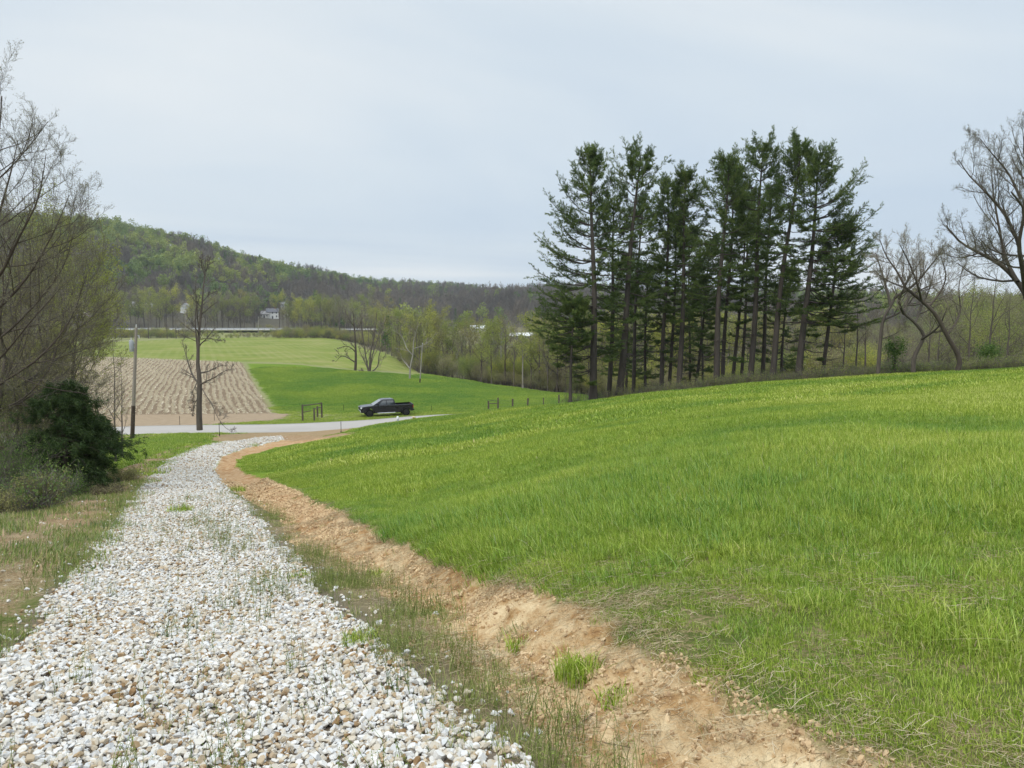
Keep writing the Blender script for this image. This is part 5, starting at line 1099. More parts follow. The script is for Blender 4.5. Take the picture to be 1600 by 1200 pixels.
def valley_trees():
    rng = np.random.default_rng(77)
    edge = [(440,524),(500,526),(540,532),(570,541),(600,551),(625,566),(648,582),(700,589),(760,600),(870,614)]
    E = hit([p[0] for p in edge], [p[1] for p in edge]); ex = [p[0] for p in edge]; eY = E[:, 1]
    eY = np.r_[eY, 128, 118, 112, 106]; ex = np.r_[ex, 1000, 1100, 1200, 1320]
    top = lambda p: np.interp(p, [440, 500, 560, 600, 640, 700, 760, 870, 1000, 1300], [478, 466, 480, 484, 490, 500, 504, 508, 505, 500])
    front = [(452,'ol'),(468,'yg'),(486,'yg'),(503,'yg'),(517,'ol'),(531,'br'),(547,'br'),(566,'br'),(583,'br'),(598,'br'),(612,'ol'),(624,'yg'),(655,'ol'),(668,'yg'),(681,'ol'),(694,'br'),(707,'yg'),(722,'br'),(735,'ol'),
             (752,'dk'),(768,'yg'),(789,'dk'),(803,'br'),(817,'wh'),(830,'yg'),(843,'yg'),(856,'br'),(871,'dk'),(884,'yg'),(902,'yg'),(921,'ol'),(942,'br'),(962,'yg'),(985,'ol'),(1012,'br'),(1040,'yg'),(1068,'ol'),(1100,'br'),(1135,'ol'),(1170,'br'),(1210,'ol'),(1250,'br'),(1300,'ol')]
    n = 0
    for px, k in front:
        Y = float(np.interp(px, ex, eY))+rng.uniform(1, 5); tp = top(px)+rng.normal(0, 5)
        if k == 'dk': tp += 14 if px > 700 else 0
        vtree(k, px, Y, tp, f'{KIND[k]}, {ordw(n)} from the left in the front row of the riverside treeline', 'riverside treeline, front row', rng); n += 1
    n = 0
    for px in np.arange(448, 1330, 12.0):
        Y = float(np.interp(px, ex, eY))+rng.uniform(10, 26)*(1 if px > 600 else 1.6); px += rng.normal(0, 3); k = rng.choice(['yg', 'ol', 'br', 'wh'], p=[.26, .32, .34, .08])
        if 600 < px < 625 or 540 < px < 590: k = 'br'
        if 690 < px < 716 or 738 < px < 764 or 796 < px < 834: vtree(k, px, Y, top(px)+22, f'low {KIND[k]}, {ordw(n)} from the left in the rear row by the river', 'riverside treeline, rear row', rng)
        else: vtree(k, px, Y, top(px)+rng.normal(0, 5), f'{KIND[k]}, {ordw(n)} from the left in the rear row by the river', 'riverside treeline, rear row', rng)
        n += 1
    # brush filling the foot of the treeline
    n = 0
    for px in np.arange(446, 900, 13.0):
        Y = float(np.interp(px, ex, eY))+rng.uniform(0, 7); k = rng.choice(['bu', 'bb']); vtree(k, px+rng.normal(0, 2), Y, 0, f'{KIND[k]}, {ordw(n)} from the left along the foot of the riverside trees', 'bushes under the riverside treeline', rng, H=rng.uniform(1.8, 3.6)*(1.5 if px < 600 else 1)); n += 1
    # beyond the highway
    n = 0
    for px in np.arange(-60, 600, 9.5):
        p = px+rng.normal(0, 3)
        if 124 < p < 143 or 284 < p < 298 or 404 < p < 434: 
            k = 'bu'; tpy = 498
        else: k = rng.choice(['yg', 'ol', 'br'], p=[.50, .36, .14]); tpy = np.interp(p, [-60, 120, 200, 260, 320, 400, 470, 560], [460, 462, 462, 456, 470, 462, 470, 474])+rng.normal(0, 4)
        vtree(k, p, rng.uniform(446, 474), tpy, f'{KIND[k]}, {ordw(n)} from the left in the row beyond the highway', 'trees beyond the highway', rng, H=(3.0 if k == 'bu' else None)); n += 1
    # between field and highway
    n = 0
    for px in list(np.arange(-40, 305, 12.0))+list(np.arange(436, 600, 12.0)):
        Y = rng.uniform(384, 398); k = rng.choice(['bu', 'bb']); vtree(k, px+rng.normal(0, 2), Y, 0, f'{KIND[k]}, {ordw(n)} from the left on the near side of the highway', 'bushes between the field and the highway', rng, H=rng.uniform(2.5, 4.8)); n += 1
    for k, px, tp, lab in (('br', 233, 482, 'dark bare tree behind the field, in front of the highway'), ('br', 276, 494, 'bare brown tree right of the darker one before the highway'), ('br', 262, 500, 'low purple-brown tree between two others before the highway'), ('br', 168, 470, 'thin grey tree left of the utility pole, before the highway'), ('ol', 150, 486, 'thin olive tree at the left end of the highway row'), ('br', 181, 484, 'slim bare tree just left of the pole, before the highway')):
        vtree(k, px, 381, tp, lab, 'trees before the highway', rng)
    # the two lone trees in the field
    p = hit([553, 584], [579, 580]); 
    Y = p[0][1]; shaped('field_tree', [([(555,580),(556,560),(555,530),(553,505),(551,486)], .32, .06), ([(555,566),(545,560),(534,556),(524,566)], .16, .02), ([(555,550),(548,543),(538,541),(528,546)], .14, .02), ([(555,545),(548,535),(543,530)], .10, .02),
        ([(554,520),(562,508,1),(568,492,1)], .10, .02), ([(553,510),(545,498,-1),(541,488,-1)], .10, .02)], (p[0][0], Y, g(p[0][0], Y)-.1), 1201, BARK_DARK, TWIG, BUDS, 6, 5, 3, 1, .12, label='dark bare tree with long left boughs standing in the field', cat='tree', group='two trees in the middle of the field', tmin=.03, twr=1.3)
    Y = p[1][1]; b = (p[1][0], Y, g(p[1][0], Y)-.1)
    shaped('field_tree', [([(577,582),(578,565),(580,545),(585,525),(588,500),(589,485)], .22, .05), ([(576,582),(572,560),(569,540),(566,515),(564,492)], .18, .04), ([(580,582),(590,572,1),(592,556,1),(597,540,1)], .16, .03), ([(578,582),(582,555,-1),(590,530,-1),(597,505,-1)], .16, .03), ([(576,580),(568,560,1),(560,545,1)], .14, .02), ([(574,582),(566,579,0),(560,580,0)], .10, .02)],
        b, 1202, BARK_GREY, TWIG_PALE, BUDS_G, 7, 5, 3, 1, .12, label='many-stemmed bare tree fanning up from one base in the field', cat='tree', group='two trees in the middle of the field', tmin=.03, twr=1.3)
    # pale sycamore by the river bend
    p = hit([642], [594])[0]; b = (p[0], p[1]+3, g(p[0], p[1]+3)-.1)
    shaped('sycamore', [([(640,600),(641,575),(645,555),(646,535)], .20, .09), ([(645,555),(636,545),(630,530,1),(622,520,1),(612,516,1)], .09, .02), ([(646,545),(660,540,-1),(672,532,-1),(680,522,-1)], .08, .02), ([(640,575),(630,563,1),(624,550,1)], .10, .02), ([(646,535),(650,518),(655,505)], .10, .02)],
        b, 1203, BARK_PALE, TWIG_PALE, BUDS_G, 5, 5, 3, 1, .1, label='white-barked tree with crooked pale limbs behind the thin field pole', cat='tree', tmin=.02, twr=1.0)
valley_trees()

# --- the woods on the hills: far too many to count
W_LEAF = leaf_mat('woods_foliage', [(0, (0.170, 0.205, 0.065)), (1, (0.31, 0.335, 0.11))], .3, [(0.0, (0.36, 0.54, 0.48)), (.3, (.68, .84, .66)), (.6, (1.0, 1.05, .85)), (1.0, (1.45, 1.40, .95))])
W_BARE = leaf_mat('woods_bare_crowns', [(0, (0.125, 0.112, 0.098)), (1, (0.235, 0.215, 0.185))], .15, [(0, (.7, .7, .72)), (1, (1.25, 1.15, 1.0))])
def wtree(seed, kind):
    r = np.random.default_rng(seed); mb = MB(); H = 14.0
    tubes(mb, np.array([[0, 0, 0], [.1, 0, 5], [0, .2, 12]]), np.array([.24, .17, .05]), 4, attr=.2 if kind != 'pale' else 1, mi=1)
    if kind == 'leaf':
        for q in range(9):
            c = r.normal(0, 1, 3)*[1.7, 1.7, 2.0]+[0, 0, 9.4]; n = 46; P = c+unit(r.normal(size=(n, 3)))*r.uniform(.5, 1.0, (n, 1))**.4*r.uniform(1.2, 2.0)
            mbt = MB(); quads_at(mbt, P, r.uniform(.55, 1.0, n), .8, attr=r.random(n)*.6+.4*r.random(), rng=r); mb.add(mbt.v[0], mbt.f[0], mbt.a[0], 0)
    elif kind == 'conifer':
        n = 420; z = 3+11*r.random(n)**1.2; rad = (14.5-z)*.26*np.sqrt(r.random(n)); a = r.uniform(0, 6.28, n); mbt = MB(); quads_at(mbt, np.stack([rad*np.cos(a), rad*np.sin(a), z], 1), .9, .5, attr=r.random(n)*.3, rng=r); mb.add(mbt.v[0], mbt.f[0], mbt.a[0], 0)
    else:
        T0 = np.array([[[0, 0, 3], [.1, 0, 7], [0, .2, 12.5]]]); A, AR = grow(T0, np.array([[.2, .15, .06]]), r, 13, .1, 1, .62, 34, 12, 4, .25, .12, .6, .3)
        tubes(mb, A, AR, 3, attr=.3 if kind != 'pale' else 1.0, mi=1); B, BR = grow(A, AR, r, 8, .15, 1, .5, 34, 12, 3, .2, .12, .6, .4)
        tubes(mb, B, np.maximum(BR, .05), 3, attr=np.clip(r.random(len(B))*.8, 0, 1) if kind != 'pale' else 1.0, mi=1)
        if kind == 'bare':
            C, CR = grow(B, BR, r, 3, .2, 1, .6, 34, 12, 3, .2, .12, .6, .4); tubes(mb, C, np.full(CR.shape, .028), 3, attr=r.random(len(C)), mi=1)
    return mb.mesh('woodland_tree', [W_LEAF, W_BARE])
def woods():
    rng = np.random.default_rng(88); me = [wtree(1300+k, 'leaf') for k in range(5)]+[wtree(1310+k, 'bare') for k in range(5)]+[wtree(1320, 'conifer'), wtree(1321, 'conifer')]+[wtree(1322, 'pale')]
    n = 82000; px = rng.uniform(-330, 1950, n); Y = np.sqrt(rng.uniform(90**2, 1600**2, n)); x = (px-800)/FPX*Y; y = Y
    w0 = np.interp(px, [-200, 520, 620, 700, 800, 900, 1000, 1100, 1200, 1320, 1400, 1600, 2000], [478, 478, 540, 620, 610, 570, 530, 450, 330, 170, 118, 96, 92])
    cr = np.interp(px, [-300, 0, 200, 300, 400, 500, 600, 700, 740, 800, 900, 1000, 1200, 1400, 1600, 1900], [850, 850, 830, 830, 950, 1080, 1360, 1560, 1500, 1200, 1000, 980, 800, 760, 480, 480])
    k = (Y > w0) & (Y < cr); dens = np.where(Y < 330, 0.0, np.where(Y < 900, .72, .45))
    k &= rng.random(n) < dens
    for hx, hy, hw in ((422, 498, 16), (446, 484, 8), (133, 503, 12), (292, 488, 7)): k &= ~((np.abs(px-hx) < hw) & (Y < hit([hx], [hy])[0][1]+12))
    k2 = (px > 600) & (px < 1150) & (Y > 235) & (Y < w0) & (rng.random(n) < .14+.45*sstep(.52, .64, fbm(x, y, 60, 3, 63)))   # scattered trees on the river plain
    k2 &= ~(((np.abs(px-746) < 18) | (np.abs(px-815) < 24) | (np.abs(px-688) < 34)) & (Y < 700))
    k |= k2
    px, x, y, Y = px[k], x[k], y[k], Y[k]; N = len(x); z = H0(x, y)-.3
    # spacing
    green = fbm(x, y, 90, 3, 65)+rng.normal(0, .10, N); up = sstep(10, 60, z)*(px < 450)
    pg = .50+.20*up*sstep(.4, .5, fbm(x, y, 70, 2, 66))+.15*(px > 1150)*(Y < 420); pg = np.where((px > 430) & (px < 1150), .40, pg)
    pg = np.where((z > 20) & (px > 430) & (px < 760), .62, pg)
    isg = green < pg+(-.06); idx = np.where(isg, rng.integers(0, 5, N), rng.integers(5, 10, N)); c = rng.random(N)
    idx = np.where((c < .035) & (fbm(x, y, 50, 2, 67) > .5), 10+rng.integers(0, 2, N), idx); idx = np.where(c > .95, 12, idx)
    hue = np.clip(.45+(fbm(x, y, 60, 3, 68)-.5)*1.4+rng.normal(0, .16, N)-.15*(Y > 900), 0, 1); hue = np.where(idx >= 10, .05, hue)
    hue = np.where((px > 1150) & (Y < 420), np.clip(hue+.15, 0, 1), hue)
    s = (.55+.85*rng.beta(1.6, 2.0, N))*np.where((px > 1150) & (Y < 420), .78, 1.0); S = np.stack([s*rng.uniform(.9, 1.25, N)]*2+[s], 1)*np.where(Y < 330, 1, 1.05)[:, None]
    S = np.where(((px > 600) & (px < 1150) & (Y < 520))[:, None], S*.85, S)
    E = np.zeros((N, 3)); E[:, 2] = rng.uniform(0, 6.28, N)
    scatter('wooded_hills', me, np.stack([x, y, z], 1), E, S, idx, hue, 'mixed bare and leafing woods covering the hills round the valley'); print('woods', N)
woods()
def near_woods():
    rng = np.random.default_rng(91); kw = dict(twr=1.6, leafspread=.3, sides=(5, 3, 3, 3), joined=True)
    me = [decid(1500+k, 12, .18, .2, 9, 36, 6, 5, 0, LEAF_OL, 7, .20, LEAF_OL, BARK_GREY, TWIG_PALE, spread=.62, **kw) for k in range(3)]
    me += [decid(1505+k, 12, .18, .2, 9, 36, 6, 5, 0, LEAF_YG, 5, .20, LEAF_YG, BARK_GREY, TWIG_PALE, spread=.62, **kw) for k in range(2)]
    me += [decid(1510+k, 12, .18, .2, 9, 36, 7, 6, 0, BUDS, 2, .14, BUDS, BARK_GREY, TWIG_PALE, spread=.6, **kw) for k in range(3)]
    n = 9000; px = rng.uniform(1060, 1950, n); Y = np.sqrt(rng.uniform(85**2, 400**2, n)); w0 = np.interp(px, [1060, 1200, 1320, 1400, 1600, 2000], [400, 320, 170, 112, 92, 88])
    x = (px-800)/FPX*Y; k = (Y > w0) & (rng.random(n) < .42); x, y, px = x[k], Y[k], px[k]; N = len(x); E = np.zeros((N, 3)); E[:, 2] = rng.uniform(0, 6.28, N)
    s = rng.uniform(.40, 1.05, N)*np.interp(px, [1060, 1300, 1440, 1520, 1600], [.85, .62, .62, .95, 1.0])*(.55+.9*fbm(x, y, 35, 3, 93))*np.where(rng.random(N) < .06, 1.45, 1); scatter('slope_woods', me, np.stack([x, y, Hs(x, y)-.2], 1), E, np.stack([s*1.15, s*1.15, s], 1), np.where(rng.random(N) < np.interp(px, [1060, 1420, 1520], [.62, .58, .22]), rng.integers(5, 8, N), rng.integers(0, 5, N)), rng.random(N)*.55, 'budding olive and bare woods on the slope behind the right-hand trees'); print('slope', N)
    # low riparian brush hiding the river banks
    me2 = [decid(1520+k, 5, .07, .05, 9, 42, 6, 5, 0, LEAF_OL if k % 2 else LEAF_YG, 5, .17, (LEAF_OL if k % 2 else LEAF_YG) if k < 3 else BUDS, BARK_GREY, TWIG_PALE, spread=.95, trunks=3, **kw) for k in range(4)]
    n = 5200; px = rng.uniform(560, 1350, n); e = np.interp(px, [560, 600, 650, 700, 760, 870, 1000, 1350], [330, 270, 196, 176, 165, 142, 118, 100]); Y = e+3+rng.uniform(0, 1, n)**1.2*np.interp(px, [560, 700, 1350], [120, 110, 90]); x = (px-800)/FPX*Y
    riv = np.array([(-150, 480), (-85, 372), (-50, 300), (-27, 252), (-8, 225), (20, 205), (60, 190), (120, 176), (220, 165)], float); dr = dline(x, Y, riv)
    k = (rng.random(n) < np.where(dr < 26, .55, .22)) & (dr > 12) & ~((px > 686) & (px < 734) & (Y < 250) & (rng.random(n) < .85)); x, y, px = x[k], Y[k], px[k]; N = len(x); E = np.zeros((N, 3)); E[:, 2] = rng.uniform(0, 6.28, N); s = rng.uniform(.5, 1.1, N)
    scatter('riverbank_brush', me2, np.stack([x, y, H0(x, y)-.2], 1), E, s, rng.integers(0, 4, N), rng.random(N), 'low olive and brown brush along both banks of the river'); print('rbrush', N)
    n = 1500; px = rng.uniform(-80, 600, n); Y = rng.uniform(383, 410, n); k = rng.random(n) < np.interp(px, [-80, 300, 330, 420, 445, 600], [.9, .9, .45, .4, 1, 1]); px, Y = px[k], Y[k]; x = (px-800)/FPX*Y; N = len(x); E = np.zeros((N, 3)); E[:, 2] = rng.uniform(0, 6.28, N)
    s = rng.uniform(.25, .75, N)*np.interp(px, [-80, 130, 240, 300, 330, 420, 445, 600], [.6, .75, .85, .6, .5, .5, 1.0, 1.1])
    scatter('field_edge_brush', me2, np.stack([x, Y, H0(x, Y)-.2], 1), E, s, rng.integers(0, 4, N), rng.random(N), 'rough brush on the bank between the far field and the highway')
near_woods()
# brushy ground at the foot of the pines and right-hand trees
def understory():
    rng = np.random.default_rng(99); me = []
    for k in range(4):
        r = np.random.default_rng(1400+k); mb = MB(); n = 16; a = r.uniform(0, 6.28, n); q = .5*np.sqrt(r.random(n)); b0 = np.stack([q*np.cos(a), q*np.sin(a), np.zeros(n)], 1); h = r.uniform(.5, 1.5, n); ss = np.linspace(0, 1, 5)[None, :, None]
        P = b0[:, None]+np.stack([np.cos(a), np.sin(a), 0*a], 1)[:, None]*.5*ss**1.4+np.array([0, 0, 1.])*h[:, None, None]*ss+r.normal(0, .04, (n, 5, 3)); R = np.full((n, 1), .012)*np.linspace(1, .4, 5)[None]; tubes(mb, P, R, 3, mi=1, attr=.3)
        C, CR = grow(P, R, r, 6, .2, 1, .45, 40, 14, 4, .1, .15, .7, .5, .15); tubes(mb, C, np.maximum(CR, .006), 3, mi=1, attr=r.random(len(C)))
        Q = np.repeat(C[:, -1], 3 if k % 2 else 1, 0)+r.normal(0, .08, (len(C)*(3 if k % 2 else 1), 3)); mbt = MB(); quads_at(mbt, Q, .08, .6, attr=r.random(len(Q)), rng=r); mb.add(mbt.v[0], mbt.f[0], mbt.a[0], 0); me.append(mb.mesh('brush_clump', [W_LEAF, W_BARE]))
    n = 3400; px = rng.uniform(880, 1750, n); c = np.interp(px, [880, 1000, 1200, 1400, 1600, 1750], [64, 62, 61, 58, 53, 54]); Y = c+rng.uniform(0, 1, n)**1.6*26; x = (px-800)/FPX*Y; y = Y
    k = rng.random(n) < np.interp(px, [880, 980, 1100, 1300, 1500], [.12, .35, .55, .45, .6]); x, y = x[k], y[k]; N = len(x); E = np.zeros((N, 3)); E[:, 2] = rng.uniform(0, 6.28, N)
    scatter('undergrowth', me, np.stack([x, y, Hs(x, y)-.05], 1), E, rng.uniform(.3, .85, N), rng.integers(0, 4, N), rng.random(N), 'tangled brown undergrowth beneath the pines and bare trees')
    # brush on the left bank, mass behind the named shrubs
    n = 2600; Y = rng.uniform(17, 66, n); px = rng.uniform(-420, 185, n); x = (px-800)/FPX*Y; y = Y; lim = np.interp(Y, [17, 22, 30, 45, 66], [40, 100, 150, 150, 120]); k = (px < lim) & (rng.random(n) < .8); x, y = x[k], y[k]; N = len(x); E = np.zeros((N, 3)); E[:, 2] = rng.uniform(0, 6.28, N)
    scatter('bank_brush', me, np.stack([x, y, Hs(x, y)-.05], 1), E, rng.uniform(.35, .8, N), rng.choice([1, 3], N), rng.random(N)*.4, 'tangled brush covering the falling bank left of the driveway')
understory()
HAZE = True
# ------------------------------------------------------------ truck, poles, fences, buildings
def truck():
    paint = NT('black_truck_paint'); paint = paint.done(paint.pbr((0.004, 0.004, 0.006), 0.25, 0.35, **{'Coat Weight': .35, 'Coat Roughness': .05}))
    glass = NT('dark_glass'); glass = glass.done(glass.pbr((0.025, 0.035, 0.04), .04, .9, **{'Coat Weight': 1.0, 'Coat Roughness': .03}))
    blk = simple('black_plastic', (.012, .012, .013), .6, .4); rub = simple('tyre_rubber', (.014, .014, .014), .85, .2); rimm = simple('dark_rim', (.05, .05, .055), .3, .5, .8)
    chrome = simple('chrome', (.75, .75, .76), .12, .5, 1.0); lamp = simple('headlight_glass', (.75, .77, .78), .1, .6); red = simple('red_lens', (.30, .01, .01), .2, .5)
    f = hit([576.5], [652.3])[0]; b = hit([634], [649.3])[0]; d = np.array(b)-np.array(f); wb = np.linalg.norm(d[:2]); ang = math.atan2(d[1], d[0]); s = wb/4.16
    cx, cy = (f[0]+b[0])/2, (f[1]+b[1])/2; nx, ny = -math.sin(ang), math.cos(ang); cx += nx*.95*s; cy += ny*.95*s
    zf = g(cx, cy)+.03
    root = empty('pickup_truck', (cx, cy, zf), ang, label='black crew-cab pickup truck parked on the grass beyond the road', cat='pickup truck'); root.scale = (s, s, s)
    WX = (-1.98, 2.14); WR = .43; HW = .98
    # lower body profile, front at -x
    def arch(cx_, r): return [(cx_+r*math.cos(t), WR+r*math.sin(t)) for t in np.linspace(math.radians(168), math.radians(12), 9)]
    prof = [(-2.95, .52), (-2.97, .80), (-2.92, 1.06), (-2.80, 1.16), (-2.2, 1.235), (-1.72, 1.265), (-1.50, 1.29), (.95, 1.30), (.95, 1.285), (2.92, 1.335), (2.98, 1.30), (2.97, .62), (2.90, .56)]
    bottom = [(2.74, .54)]+[(p[0], p[1]) for p in arch(2.14, .54)[::-1]]+[(1.50, .42), (-1.36, .42)]+[p for p in arch(-1.98, .54)[::-1]]+[(-2.60, .50)]
    P = np.array(prof+bottom); mb = MB(); n = len(P)
    secs = [(-HW, .0), (-HW+.05, .03), (HW-.05, .03), (HW, .0)]
    for sy, dz in ((-1, 0), (1, 0)):
        lay = [(1.0, HW-.30), (1.0, HW-.02)]
    V = []
    cz = P[:, 1].mean(); cxx = 0
    for y_, k_ in ((-HW, .985), (-HW+.06, 1.0), (HW-.06, 1.0), (HW, .985)):
        Q = P.copy(); Q[:, 0] *= k_; top = Q[:, 1] > 1.0; Q[top, 1] -= (1-k_)*3.0; V.append(np.stack([Q[:, 0], np.full(n, y_), Q[:, 1]], 1))
    V = np.concatenate(V); F = []
    for q in range(3):
        for i in range(n):
            j = (i+1) % n
            # the load bed is open on top
            if q == 1 and prof and i == 8: continue
            F.append([q*n+i, q*n+j, (q+1)*n+j, (q+1)*n+i])
    mb.add(V, F); mb.add(V[:n], [list(range(n))[::-1]]); mb.add(V[3*n:], [list(range(n))]); body = mb.obj('body', paint, root)
    mb = MB(); box(mb, 1.0, 2.9, -HW+.08, HW-.08, .78, .84); box(mb, .97, 1.03, -HW+.08, HW-.08, .80, 1.27); mb.obj('bed_floor', blk, body)
    mb = MB(); box(mb, 2.90, 2.985, -.80, .80, .70, 1.325, .02); tg = mb.obj('tailgate', paint, root); mb = MB(); box(mb, 2.985, 3.0, -.12, .12, 1.14, 1.20, .004); mb.obj('handle', blk, tg)
    # cab
    def loft(rings, mat, name, par, smooth=False):
        m_ = MB(); V = np.concatenate([np.array(r_) for r_ in rings]); k = len(rings[0]); F = []
        for q in range(len(rings)-1):
            for i in range(k): F.append([q*k+i, q*k+(i+1) % k, (q+1)*k+(i+1) % k, (q+1)*k+i])
        m_.add(V, F); m_.add(np.array(rings[0]), [list(range(k))[::-1]]); m_.add(np.array(rings[-1]), [list(range(k))]); return m_.obj(name, mat, par, smooth)
    z0, z1 = 1.27, 1.86; bl, bt = (-1.60, .95), (-.62, .80)
    def ring(z, xa, xb, hw, c=.05): return [(xa+c, -hw, z), (xb-c, -hw, z), (xb, -hw+c, z), (xb, hw-c, z), (xb-c, hw, z), (xa+c, hw, z), (xa, hw-c, z), (xa, -hw+c, z)]
    cab = loft([ring(z0, bl[0], bl[1], .93), ring(1.55, -1.13, .90, .87), ring(z1, bt[0], bt[1], .76), ring(1.925, bt[0]+.14, bt[1]-.06, .68), ring(1.94, bt[0]+.35, bt[1]-.2, .5)], paint, 'cab', root)
    def pane(pts, name='window', off=None):
        m_ = MB(); p = np.array(pts, float); nrm = np.cross(p[1]-p[0], p[2]-p[0]); nrm /= np.linalg.norm(nrm); c = p.mean(0); out = nrm if nrm @ (c-np.array([-.1, 0, 1.5])) > 0 else -nrm
        a = p+out*.012; b_ = p-out*.02; k = len(p); m_.add(np.r_[a, b_], [list(range(k))]); m_.add(np.r_[a, b_], [[i, (i+1) % k, k+(i+1) % k, k+i] for i in range(k)]); m_.obj(name, glass, cab)
    yw = lambda z: np.interp(z, [1.27, 1.55, 1.86], [.93, .87, .76])
    for sy in (-1, 1):
        for xa0, xb0, xa1, xb1 in ((-1.02, -.12, -.50, -.12), (-.04, .74, -.04, .68)):
            pane([(xa0, sy*yw(1.34), 1.34), (xb0, sy*yw(1.34), 1.34), (xb0*.5+xb1*.5, sy*yw(1.55), 1.55), (xb1, sy*yw(1.80), 1.80), (xa1, sy*yw(1.80), 1.80), (xa0*.45+xa1*.55, sy*yw(1.55), 1.55)])
    xf = lambda z: np.interp(z, [1.27, 1.55, 1.86], [-1.60, -1.13, -.62]); xr = lambda z: np.interp(z, [1.27, 1.55, 1.86], [.95, .90, .80])
    pane([(xf(1.31), -.82, 1.31), (xf(1.31), .82, 1.31), (xf(1.55), .78, 1.55), (xf(1.83), .66, 1.83), (xf(1.83), -.66, 1.83), (xf(1.55), -.78, 1.55)], 'windscreen')
    pane([(xr(1.36), -.70, 1.36), (xr(1.36), .70, 1.36), (xr(1.80), .60, 1.80), (xr(1.80), -.60, 1.80)], 'rear_window')
    for sy in (-1, 1):
        mb = MB(); box(mb, -1.12, -.98, min(sy*.94, sy*1.16), max(sy*.94, sy*1.16), 1.30, 1.52, .02); mb.obj('mirror', blk, root)
        mb = MB(); box(mb, -1.12, .90, min(sy*.95, sy*1.04), max(sy*.95, sy*1.04), .40, .46, .012); mb.obj('side_step', chrome, root)
        mb = MB(); box(mb, -2.975, -2.70, min(sy*.70, sy*.975), max(sy*.70, sy*.975), .93, 1.08, .02); mb.obj('headlight', lamp, root)
        mb = MB(); box(mb, 2.90, 2.995, min(sy*.83, sy*.985), max(sy*.83, sy*.985), .90, 1.22, .01); mb.obj('tail_light', red, root)
        for xh in (-.30, .60): mb = MB(); box(mb, xh, xh+.2, min(sy*.985, sy*1.01), max(sy*.985, sy*1.01), 1.12, 1.16, .005); mb.obj('door_handle', blk, root)
        for xh in (-1.15, -.08, .82): mb = MB(); box(mb, xh, xh+.012, min(sy*.975, sy*.984), max(sy*.975, sy*.984), .48, 1.26); mb.obj('door_gap', blk, root)
        for wx in WX:
            w = MB(); a = np.linspace(0, 2*math.pi, 29)[:-1]; pr = [(.20, .74), (.40, .75), (.425, .79), (.43, .88), (.425, .97), (.40, 1.0), (.28, 1.0)]
            V = np.array([[(wx+r_*math.cos(t), sy*y_*1.0, WR+r_*math.sin(t)) for t in a] for r_, y_ in pr]).reshape(-1, 3); K = len(a); F = [[q*K+i, q*K+(i+1) % K, (q+1)*K+(i+1) % K, (q+1)*K+i] for q in range(len(pr)-1) for i in range(K)]; w.add(V, F); ty = w.obj('tyre', rub, root)
            w = MB(); V = np.array([[(wx+r_*math.cos(t), sy*y_, WR+r_*math.sin(t)) for t in a] for r_, y_ in ((.29, .985), (.27, .985), (.25, .93), (.001, .93))]).reshape(-1, 3); w.add(V, [[q*K+i, q*K+(i+1) % K, (q+1)*K+(i+1) % K, (q+1)*K+i] for q in range(3) for i in range(K)])
            for q in range(6):
                t = q*math.pi/3; c_, s_ = math.cos(t), math.sin(t); M = (np.array([[c_, 0, -s_], [0, 1, 0], [s_, 0, c_]]), np.array([wx, 0, WR])); box(w, .03, .27, min(sy*.935, sy*.975), max(sy*.935, sy*.975), -.025, .025, M=M)
            rim = w.obj('rim', rimm, ty)
    mb = MB(); box(mb, -3.03, -2.90, -.90, .90, .52, .74, .03); mb.obj('front_bumper', chrome, root)
    mb = MB(); box(mb, 2.96, 3.10, -.90, .90, .55, .72, .03); mb.obj('rear_bumper', blk, root)
    mb = MB(); box(mb, -2.985, -2.93, -.68, .68, .80, 1.10, .015)
    for zz in (.87, .95, 1.03): box(mb, -3.0, -2.985, -.64, .64, zz-.012, zz+.012)
    mb.obj('grille', blk, root)
    mb = MB(); box(mb, -2.3, 2.4, -.55, .55, .38, .55); mb.obj('chassis', blk, root)
truck()

WOODP = bark_mat('weathered_pole_wood', (0.17, 0.145, 0.12), (0.34, 0.30, 0.255), 5.0, .08)
WOODD = bark_mat('creosoted_wood', (0.030, 0.022, 0.017), (0.09, 0.065, 0.050), 5.0, .1)
POSTW = bark_mat('old_post_wood', (0.060, 0.045, 0.034), (0.15, 0.12, 0.095), 8.0, .2)
GALV = simple('galvanised_steel', (.33, .35, .37), .6, .3, .2, .12, 4)
WIREM = simple('wire', (.10, .10, .10), .6, .3); PORC = simple('insulator', (.5, .5, .48), .3, .5); RUST = simple('dark_steel', (.028, .022, .018), .8, .2, var=.3)
def tube_obj(name, pts, r, mat, parent=None, sides=8, n=None, caps=True, **k):
    mb = MB(); P = np.array(pts, float); P = poly_resample(P, n) if n else P; R = np.broadcast_to(np.asarray(r, float), (len(P),)) if np.size(r) in (1, len(P)) else np.linspace(r[0], r[1], len(P)); tubes(mb, P, R, sides, caps=caps); return mb.obj(name, mat, parent, True, **k)
def rel(p, b): return np.array(p, float)-np.array(b, float)
